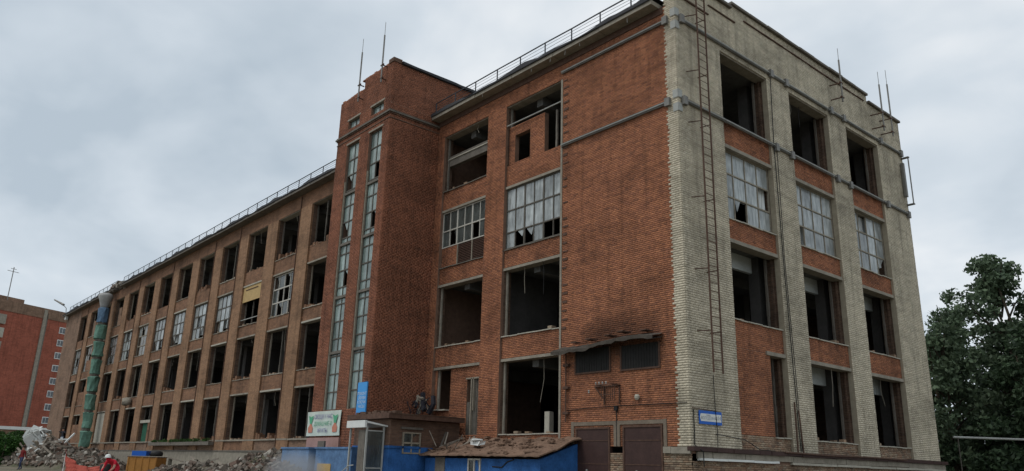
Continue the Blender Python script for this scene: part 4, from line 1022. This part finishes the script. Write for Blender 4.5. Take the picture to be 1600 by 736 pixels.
for q in range(16):
    x = rr_.uniform(-38, -20); y = rr_.uniform(-6., -3.); ln = rr_.uniform(.5, 1.6)
    m4 = Matrix.Translation((x, y, GZ + 1.15 - abs(y + 4) * .35 + rr_.uniform(-.3, .2))) @ Matrix.Rotation(rr_.random() * 6.28, 4, 'Z') @ Matrix.Rotation(rr_.uniform(-.6, .6), 4, 'Y')
    mb = MB(); mb.box(-ln / 2, ln / 2, -.05, .05, -.04, .04, m4); tag(mb.build('loose_plank', M['debris_wood']), 'short loose plank on the rubble below the left wing', 'plank', 'loose planks on the rubble below the left wing')
# white scrap
mb = MB()
for q in range(40):
    s_ = rr_.uniform(.15, .55); m4 = Matrix.Translation((-75.3 + rr_.uniform(-.6, .9), -6. + rr_.uniform(-.8, .8), 1.75 + rr_.uniform(-.55, .75))) @ Matrix.Rotation(rr_.random() * 6, 4, Vector((rr_.random(), rr_.random(), rr_.random() + .1)).normalized()); mb.box(-s_, s_, -s_, s_, -.03, .03, m4)
mb.box(-76, -74.8, -6.6, -5.2, GZ, 1.4)
tag(mb.build('white_scrap_pile', M['tarp']), 'heap of torn white foam sheets behind the far left rubble', 'scrap')

# barrier netting
bf = thing('barrier_netting', (-31.5, -11.3, GZ), 'sagging orange-red plastic barrier netting in front of the rubble', 'netting')
P0, P1, P2 = Vector((-32.3, -12.2, 0)), Vector((-28.0, -11.0, 0)), Vector((-26.8, -9.8, 0))
rows = []
for k in range(6):
    r_ = []
    for i in range(40):
        t_ = i / 39; p = P0.lerp(P1, t_); top = .22 - .78 * math.sin(min(1, t_ * 1.05) * math.pi * .85) ** .8 * .85
        top += .25 * (1 if t_ < .05 else 0); r_.append((p.x + .06 * math.sin(i * .9 + k), p.y + .12 * math.sin(i * .6 + k * .7), GZ + (top - GZ) * k / 5))
    rows.append(r_)
mb = MB(); mb.quadstrip(rows); mb.quadstrip([[(x, y + .02, z) for x, y, z in r] for r in rows[::-1]]); mb.build('mesh_sheet', M['net'], bf)
for p in (P0, P1):
    mb = MB(); mb.tube([(p.x, p.y, GZ), (p.x, p.y, .3 if p is P0 else -.05)], .03, 5); mb.build('post', M['white'], bf)
mb = MB(); mb.lathe(-26.4, -11.6, [(.2, GZ), (.24, GZ + .05), (.25, -.3), (.2, -.25), (.05, -.22)], 12)
tag(mb.build('black_barrel', M['black'], None, True), 'black barrel beside the person in bright red', 'barrel')
# skip container
sk = thing('skip_container', (-38, -6.3, GZ), 'ochre yellow container standing before the left wing plinth', 'container')
m4 = Matrix.Translation((-37.9, -6.25, 0)) @ Matrix.Rotation(math.atan2(1.5, 1.3), 4, 'Z')
mb = MB(); mb.box(-.98, .9, -.7, .7, GZ, .12, m4); mb.build('body', M['skip'], sk)
mb = MB(); mb.box(-1.01, .93, -.74, .74, .12, .16, m4); mb.build('rim', M['rust'], sk)
for q in range(5):
    mb = MB(); mb.box(-.95 + q * .44, -.89 + q * .44, -.74, -.701, GZ, .13, m4); mb.build('rib', M['skip'], sk)
mb = MB(); mb.box(-.86, .06, -.5, .2, .2, .5, m4); tag(mb.build('blue_crate', M['sign_blue']), 'bright blue crate on top of the ochre container', 'crate')
mb = MB(); c_ = m4 @ Vector((.55, -.1, 0)); mb.lathe(c_.x, c_.y, [(.36, .2), (.4, .3), (.38, .45), (.2, .53)], 12); tag(mb.build('black_sack', M['black'], None, True), 'rounded black sack on top of the ochre container', 'sack')

def person(loc, rz, mats, label, pose, hat=None, scale=1.):
    """continuous skinned figure; joints in metres, facing +y"""
    J = {'pelvis': (0, 0, .95), 'belly': (0, .01, 1.08), 'chest': (0, .0, 1.3), 'neck': (0, .01, 1.47), 'head0': (0, .03, 1.56), 'head1': (0, .03, 1.68),
         'hipL': (-.1, 0, .9), 'kneeL': (-.11, .03, .5), 'ankL': (-.12, -.01, .09), 'toeL': (-.13, .16, .04), 'hipR': (.1, 0, .9), 'kneeR': (.11, .03, .5), 'ankR': (.12, -.01, .09), 'toeR': (.13, .16, .04),
         'shL': (-.18, 0, 1.4), 'elL': (-.25, -.03, 1.13), 'wrL': (-.26, .08, .89), 'haL': (-.255, .12, .8), 'shR': (.18, 0, 1.4), 'elR': (.25, -.03, 1.13), 'wrR': (.26, .08, .89), 'haR': (.255, .12, .8)}
    J.update(pose)
    rad = dict(pelvis=.14, belly=.125, chest=.15, neck=.055, head0=.085, head1=.085, hip=.095, knee=.062, ank=.045, toe=.04, sh=.07, el=.046, wr=.032, ha=.04)
    E = [('pelvis', 'belly'), ('belly', 'chest'), ('chest', 'neck'), ('neck', 'head0'), ('head0', 'head1')]
    for s in 'LR': E += [('pelvis', 'hip' + s), ('hip' + s, 'knee' + s), ('knee' + s, 'ank' + s), ('ank' + s, 'toe' + s), ('chest', 'sh' + s), ('sh' + s, 'el' + s), ('el' + s, 'wr' + s), ('wr' + s, 'ha' + s)]
    names = list(J); me = bpy.data.meshes.new('body'); me.from_pydata([J[n] for n in names], [(names.index(a), names.index(b)) for a, b in E], [])
    o = bpy.data.objects.new('body', me); col.objects.link(o)
    md = o.modifiers.new('s', 'SKIN'); o.modifiers.new('u', 'SUBSURF').levels = 2
    for i, n in enumerate(names):
        r = rad.get(n) or rad[n[:-1]]; sv = me.skin_vertices[0].data[i]; sv.radius = (r, r * (.75 if n in ('chest', 'pelvis', 'belly') else 1)); sv.use_root = (n == 'pelvis')
    dg = bpy.context.evaluated_depsgraph_get(); dg.update(); m2 = bpy.data.meshes.new_from_object(o.evaluated_get(dg)); bpy.data.objects.remove(o)
    m2.transform(Matrix.Scale(scale, 4)); m2.materials.clear()
    for k in mats: m2.materials.append(M[k])        # jacket, trousers, skin, shoes
    for p in m2.polygons:
        z = p.center.z / scale; x = abs(p.center.x / scale); p.use_smooth = True
        p.material_index = 3 if z < .09 else 1 if (z < .93 and x < .2) else 2 if (z > 1.47 or (x > .2 and z < .87)) else 0
    t_ = thing('person', loc, label, 'person'); t_.rotation_euler = (0, 0, rz)
    b = bpy.data.objects.new('body', m2); col.objects.link(b); b.parent = t_
    hm = MB(); hx, hy, hz = [v * scale for v in J['head1']]
    hm.lathe(hx, hy, [(.104 * scale, hz - .02), (.106 * scale, hz + .03), (.085 * scale, hz + .08), (.04 * scale, hz + .105), (.005, hz + .11)], 12)
    if hat: hm.lathe(hx, hy + .02, [(.135 * scale, hz - .02), (.13 * scale, hz - .005)], 12)
    h = hm.mesh('hair', M['white' if hat else 'hair']); h_ = bpy.data.objects.new('helmet' if hat else 'hair', h); col.objects.link(h_); h_.parent = t_
    return t_
person((-54.46, -10.48, GZ), R_(210), ['jacket_red', 'jeans', 'skin', 'black'], 'person in dark red jacket and blue trousers walking at far left', {'kneeL': (-.11, .16, .52), 'ankL': (-.12, .2, .09), 'toeL': (-.13, .36, .05), 'kneeR': (.11, -.03, .5), 'ankR': (.12, -.22, .12), 'toeR': (.13, -.06, .04), 'wrL': (-.25, -.12, .9), 'haL': (-.25, -.13, .81)})
person((-16.95, -13.68, GZ), R_(215), ['jacket_bright', 'jacket_bright', 'skin', 'black'], 'stooping person in bright red clothes and white helmet beside the netting', {'pelvis': (0, -.12, .78), 'hipL': (-.1, -.12, .75), 'hipR': (.1, -.12, .75), 'kneeL': (-.13, .14, .45), 'kneeR': (.13, .14, .45), 'belly': (0, -.02, .86), 'chest': (0, .14, .96), 'neck': (0, .3, 1.03), 'head0': (0, .38, 1.06), 'head1': (0, .42, 1.14), 'shL': (-.18, .2, .99), 'shR': (.18, .2, .99), 'elL': (-.24, .3, .74), 'elR': (.24, .3, .74), 'wrL': (-.16, .46, .6), 'wrR': (.16, .46, .6), 'haL': (-.14, .52, .54), 'haR': (.14, .52, .54)}, True, 1.)
person((-71.2, -4.6, GZ + H4(-71.2, -4.6) - .02), R_(200), ['dark_cloth', 'pale_jeans', 'skin', 'black'], 'person in dark jacket and pale trousers on the rubble top', {'elL': (-.4, .02, 1.3), 'wrL': (-.6, .08, 1.36), 'haL': (-.68, .1, 1.36), 'elR': (.38, .02, 1.3), 'wrR': (.5, .1, 1.42), 'haR': (.52, .12, 1.5)})

# ================================================================== VEGETATION
def leaves(name, centers, radii, n, size, m, parent, seed, squash=.7, thick=.25):
    g_ = np.random.default_rng(seed); cen = np.array(centers); rad = np.array(radii)
    idx = g_.choice(len(cen), n, p=rad ** 2 / (rad ** 2).sum())
    d = g_.normal(size=(n, 3)); d /= np.linalg.norm(d, axis=1)[:, None]
    P = cen[idx] + d * (rad[idx] * (thick + (1 - thick) * g_.random(n) ** .7))[:, None] * np.array([1, 1, squash])
    a = g_.normal(size=(n, 3)); a /= np.linalg.norm(a, axis=1)[:, None]; b = np.cross(a, g_.normal(size=(n, 3))); b /= np.linalg.norm(b, axis=1)[:, None]
    s = size * g_.uniform(.6, 1.4, n)[:, None]
    V = np.stack([P - a * s, P + b * s * .55, P + a * s, P - b * s * .55], 1).reshape(-1, 3)
    me = bpy.data.meshes.new(name); me.vertices.add(4 * n); me.vertices.foreach_set('co', V.reshape(-1)); me.loops.add(4 * n); me.loops.foreach_set('vertex_index', np.arange(4 * n, dtype=np.int32))
    me.polygons.add(n); me.polygons.foreach_set('loop_start', np.arange(0, 4 * n, 4, dtype=np.int32)); me.update(calc_edges=True); me.materials.append(m)
    return place(name, me, parent)
def tree(x, y, h, rw, label, seed, n=26000, m='leaf', low=.15, size=.17, group='tall trees beyond the pale end wall'):
    rr = random.Random(seed); t_ = thing('tree', (x, y, GZ), label, 'tree', group)
    mb = MB(); pts = [(x + rr.uniform(-.3, .3) * k, y + rr.uniform(-.3, .3) * k, GZ + h * .9 * k / 5) for k in range(6)]; mb.tube(pts, .03 * h * .6, 8, .04); mb.build('trunk', M['bark'], t_)
    cen = []; rad = []; lm = MB()
    nb = 34
    for q in range(nb):
        f = low + (1 - low) * ((q + rr.random()) / nb); az = q * 2.4 + rr.uniform(-.5, .5); wdt = rw * (math.sin(math.pi * min(1, (f * .82 + .18)) ** 1.0) ** .6) * rr.uniform(.45, 1.05)
        z0 = GZ + h * f * .8; p0 = Vector((x, y, z0)); p1 = Vector((x + math.cos(az) * wdt, y + math.sin(az) * wdt, GZ + h * min(.97, f * .95 + .05)))
        lm.tube([p0, p0.lerp(p1, .5) + Vector((0, 0, .3)), p1], .09, 5, .02)
        for s_ in range(3):
            c = p0.lerp(p1, .45 + .27 * s_) + Vector((rr.uniform(-.7, .7), rr.uniform(-.7, .7), rr.uniform(-.5, .6))); cen.append(c); rad.append(rr.uniform(.4, 1.1))
    lm.build('limb', M['bark'], t_)
    leaves('crown', cen, rad, n, size, M[m], t_, seed)
tree(-1.5, 38.0, 16.8, 4.4, 'tallest leafy tree with domed crown beyond the pale end wall', 4, 12500)
tree(3.4, 37.0, 15.8, 4.0, 'broad tree at the right edge of the photo', 9, 12000)
tree(-6.2, 41., 14.5, 3.6, 'thinner tree showing sky gaps just right of the pale end wall', 14, 5200)
tree(-4.0, 33.5, 11.4, 2.6, 'small dark tree touching the pale end wall', 19, 8000)
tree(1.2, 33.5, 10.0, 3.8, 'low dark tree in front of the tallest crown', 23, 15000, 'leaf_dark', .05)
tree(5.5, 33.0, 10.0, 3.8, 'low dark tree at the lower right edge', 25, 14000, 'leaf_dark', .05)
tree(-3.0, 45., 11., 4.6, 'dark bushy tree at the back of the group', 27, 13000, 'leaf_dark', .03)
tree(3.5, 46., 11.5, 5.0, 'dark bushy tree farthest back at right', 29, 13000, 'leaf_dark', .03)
us = thing('undergrowth', (0, 33, GZ), 'dark undergrowth below the trees at right', 'bushes'); us['kind'] = 'stuff'
rr_ = random.Random(2)
cen = [(rr_.uniform(-7, 9), rr_.uniform(31.5, 44), GZ + rr_.uniform(0, 4.2)) for _ in range(110)]
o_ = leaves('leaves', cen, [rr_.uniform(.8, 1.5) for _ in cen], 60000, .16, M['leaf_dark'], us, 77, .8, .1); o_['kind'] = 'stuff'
hb = thing('hedge_bush', (-79, -8.5, GZ), 'bright green bush at the far left behind the person', 'bush')
cen = [(-80.5 + rr_.uniform(-1.5, 3.2), -10.5 + rr_.uniform(-2.5, 3.6), GZ + rr_.uniform(.3, 2.9)) for _ in range(60)]
leaves('foliage', cen, [rr_.uniform(.5, .9) for _ in cen], 22000, .12, M['hedge'], hb, 5, .9, .3)
mb = MB()
for k in range(6): mb.tube([(-80.5 + k * .6, -10.5 + k * .4, GZ), (-80.3 + k * .6, -10.5 + k * .45, GZ + 2)], .05, 5)
mb.build('stem', M['bark'], hb)
wd = thing('weeds', (-50, -.3, 1.3), 'green weeds growing on the ledge below the ground floor openings', 'weeds'); wd['kind'] = 'stuff'
cen = [(-rr_.uniform(44, 57.5), -.25 + rr_.uniform(-.15, .1), 1.42 + rr_.random() * .12) for _ in range(50)] + [(-22.6 + rr_.uniform(-1, .6), -2.2 + rr_.uniform(-.5, .5), .75 + rr_.random() * .4) for _ in range(14)]
o_ = leaves('leaves', cen, [rr_.uniform(.1, .26) for _ in cen], 3000, .05, M['hedge'], wd, 6); o_['kind'] = 'stuff'

# ================================================================== FAR BUILDINGS
ap = thing('apartment_block', (-190, 12, GZ), 'tall red brick apartment block far behind the left end of the factory', 'building')
a0 = Vector((-183.6, 1.15, 0)); a1 = Vector((-191.4, 15.97, 0)); dr = (a1 - a0).normalized(); nrm = Vector((dr.y, -dr.x, 0))   # facade direction and outward normal
if nrm.x < 0: nrm = -nrm
def AP(s, o, z): p = a0 + dr * s + nrm * o; return Vector((p.x, p.y, z))
def abox(mb, s0, s1, z0, z1, o0, o1):
    m4 = Matrix((( dr.x, nrm.x, 0, a0.x), (dr.y, nrm.y, 0, a0.y), (0, 0, 1, 0), (0, 0, 0, 1))); mb.box(s0, s1, o0, o1, z0, z1, m4)
TOP = 32.6
mb = MB(); abox(mb, -30, 26, GZ, TOP, -14, 0); mb.build('wall', M['apt_brick'], ap)
mb = MB(); abox(mb, -30, 26.2, TOP - 2.3, TOP + .05, .0, .12); mb.build('parapet_band', M['end_plaster'], ap)
mb = MB(); abox(mb, -30, 6, TOP, TOP + 1.0, -12, -.5); mb.build('penthouse', M['end_plaster'], ap)
mb = MB(); abox(mb, 10.9, 11.7, GZ, TOP - .3, .01, .25); mb.build('seam', M['concrete'], ap); mb = MB(); abox(mb, 11.7, 12.1, GZ, TOP - 1, .01, .12); mb.build('seam_shadow_strip', M['dark_concrete'], ap)
for k in range(10):
    z = 1.0 + k * 2.95
    mb = MB(); abox(mb, 15.6, 17.3, z, z + 1.5, .01, .08); w_ = mb.build('window', M['white'], ap)
    for s_ in (15.72, 16.5):
        mb = MB(); abox(mb, s_, s_ + .68, z + .15, z + 1.35, .081, .1); mb.build('pane', M['apt_glass'], w_)
    if k > 2:
        mb = MB(); abox(mb, .2, 2.0, z - .2, z + 1.9, .01, .5); mb.build('balcony', M['concrete' if k % 2 else 'pale_concrete'], ap)
am = thing('aerial_mast', (-176, 2.4, 31), 'tall thin aerial mast with crossbars on the red apartment roof', 'antenna')
mx_ = Vector((-184.5, 2.6, 0))
mb = MB(); mb.tube([(mx_.x, mx_.y, TOP), (mx_.x, mx_.y, TOP + 7.6)], .1, 5); mb.build('pole', M['steel'], am)
mb = MB(); mb.tube([(mx_.x + .6, mx_.y - 1.2, TOP + 6.6), (mx_.x - .6, mx_.y + 1.2, TOP + 6.6)], .07, 4); mb.tube([(mx_.x + .3, mx_.y - .6, TOP + 7.2), (mx_.x - .3, mx_.y + .6, TOP + 7.2)], .06, 4); mb.build('crossbar', M['steel'], am)
lw = thing('low_white_building', (-133, 0, GZ), 'low building with a white roof edge at the far left behind the bush', 'building')
mb = MB(); mb.box(-150, -132, -4, 14, GZ, 3.8); mb.build('wall', M['end_plaster'], lw); mb = MB(); mb.box(-150.2, -131.8, -4.2, 14.2, 3.81, 4.3); mb.build('roof', M['white'], lw)
hp = thing('streak_tube', STREAK0, 'pale glass reflection streak built as a tube on added posts before the dark trees at right', 'pipe')
mb = MB(); mb.tube([STREAK0, STREAK1], .06, 8); mb.build('pipe', M['pale_steel'], hp)  # stands in for a pale reflection streak on glass; tube and posts are added
for k in (.02, .6, 1.):
    p = Vector(STREAK0).lerp(Vector(STREAK1), k); mb = MB(); mb.tube([(p.x, p.y, GZ), tuple(p)], .03, 6); mb.build('post', M['dark_frame'], hp)
fd = thing('distant_trees', (-260, 60, GZ), 'dark line of trees on the horizon', 'trees'); fd['kind'] = 'stuff'
cen = [(x, 150 + rr_.uniform(-8, 8), GZ + rr_.uniform(2, 9)) for x in range(-120, 160, 4)]
o_ = leaves('leaves', cen, [rr_.uniform(3, 5) for _ in cen], 30000, .5, M['leaf_dark'], fd, 8); o_['kind'] = 'stuff'

# ================================================================== DUST by the porch
mb = MB(); mb.box(-21.3, -15.6, -6.4, -4.7, GZ + .05, .75)
dz = tag(mb.build('dust_cloud', None), 'thin pale dust drifting in front of the blue porch', 'dust', kind='stuff')
dm = bpy.data.materials.new('dust'); dm.use_nodes = True; n_ = dm.node_tree.nodes; l_ = dm.node_tree.links; n_.clear()
out = n_.new('ShaderNodeOutputMaterial'); pv = n_.new('ShaderNodeVolumePrincipled'); pv.inputs['Color'].default_value = (.85, .88, .92, 1)
tx = n_.new('ShaderNodeTexCoord'); nz = n_.new('ShaderNodeTexNoise'); nz.inputs['Scale'].default_value = .9; nz.inputs['Detail'].default_value = 2; l_.new(tx.outputs['Object'], nz.inputs['Vector'])
gr = n_.new('ShaderNodeTexGradient'); gr.gradient_type = 'SPHERICAL'; mp = n_.new('ShaderNodeMapping'); mp.vector_type = 'POINT'
mp.inputs['Location'].default_value = (18.3 / 2.85, 5.55 / .9, .4 / 1.15); mp.inputs['Scale'].default_value = (1 / 2.85, 1 / .9, 1 / 1.15)
l_.new(tx.outputs['Object'], mp.inputs[0]); l_.new(mp.outputs[0], gr.inputs[0])
m1 = n_.new('ShaderNodeMath'); m1.operation = 'MULTIPLY'; l_.new(nz.outputs['Fac'], m1.inputs[0]); l_.new(gr.outputs['Fac'], m1.inputs[1])
m2 = n_.new('ShaderNodeMath'); m2.operation = 'MULTIPLY'; l_.new(m1.outputs[0], m2.inputs[0]); m2.inputs[1].default_value = 2.2
l_.new(m2.outputs[0], pv.inputs['Density']); l_.new(pv.outputs[0], out.inputs['Volume']); dz.data.materials.append(dm)
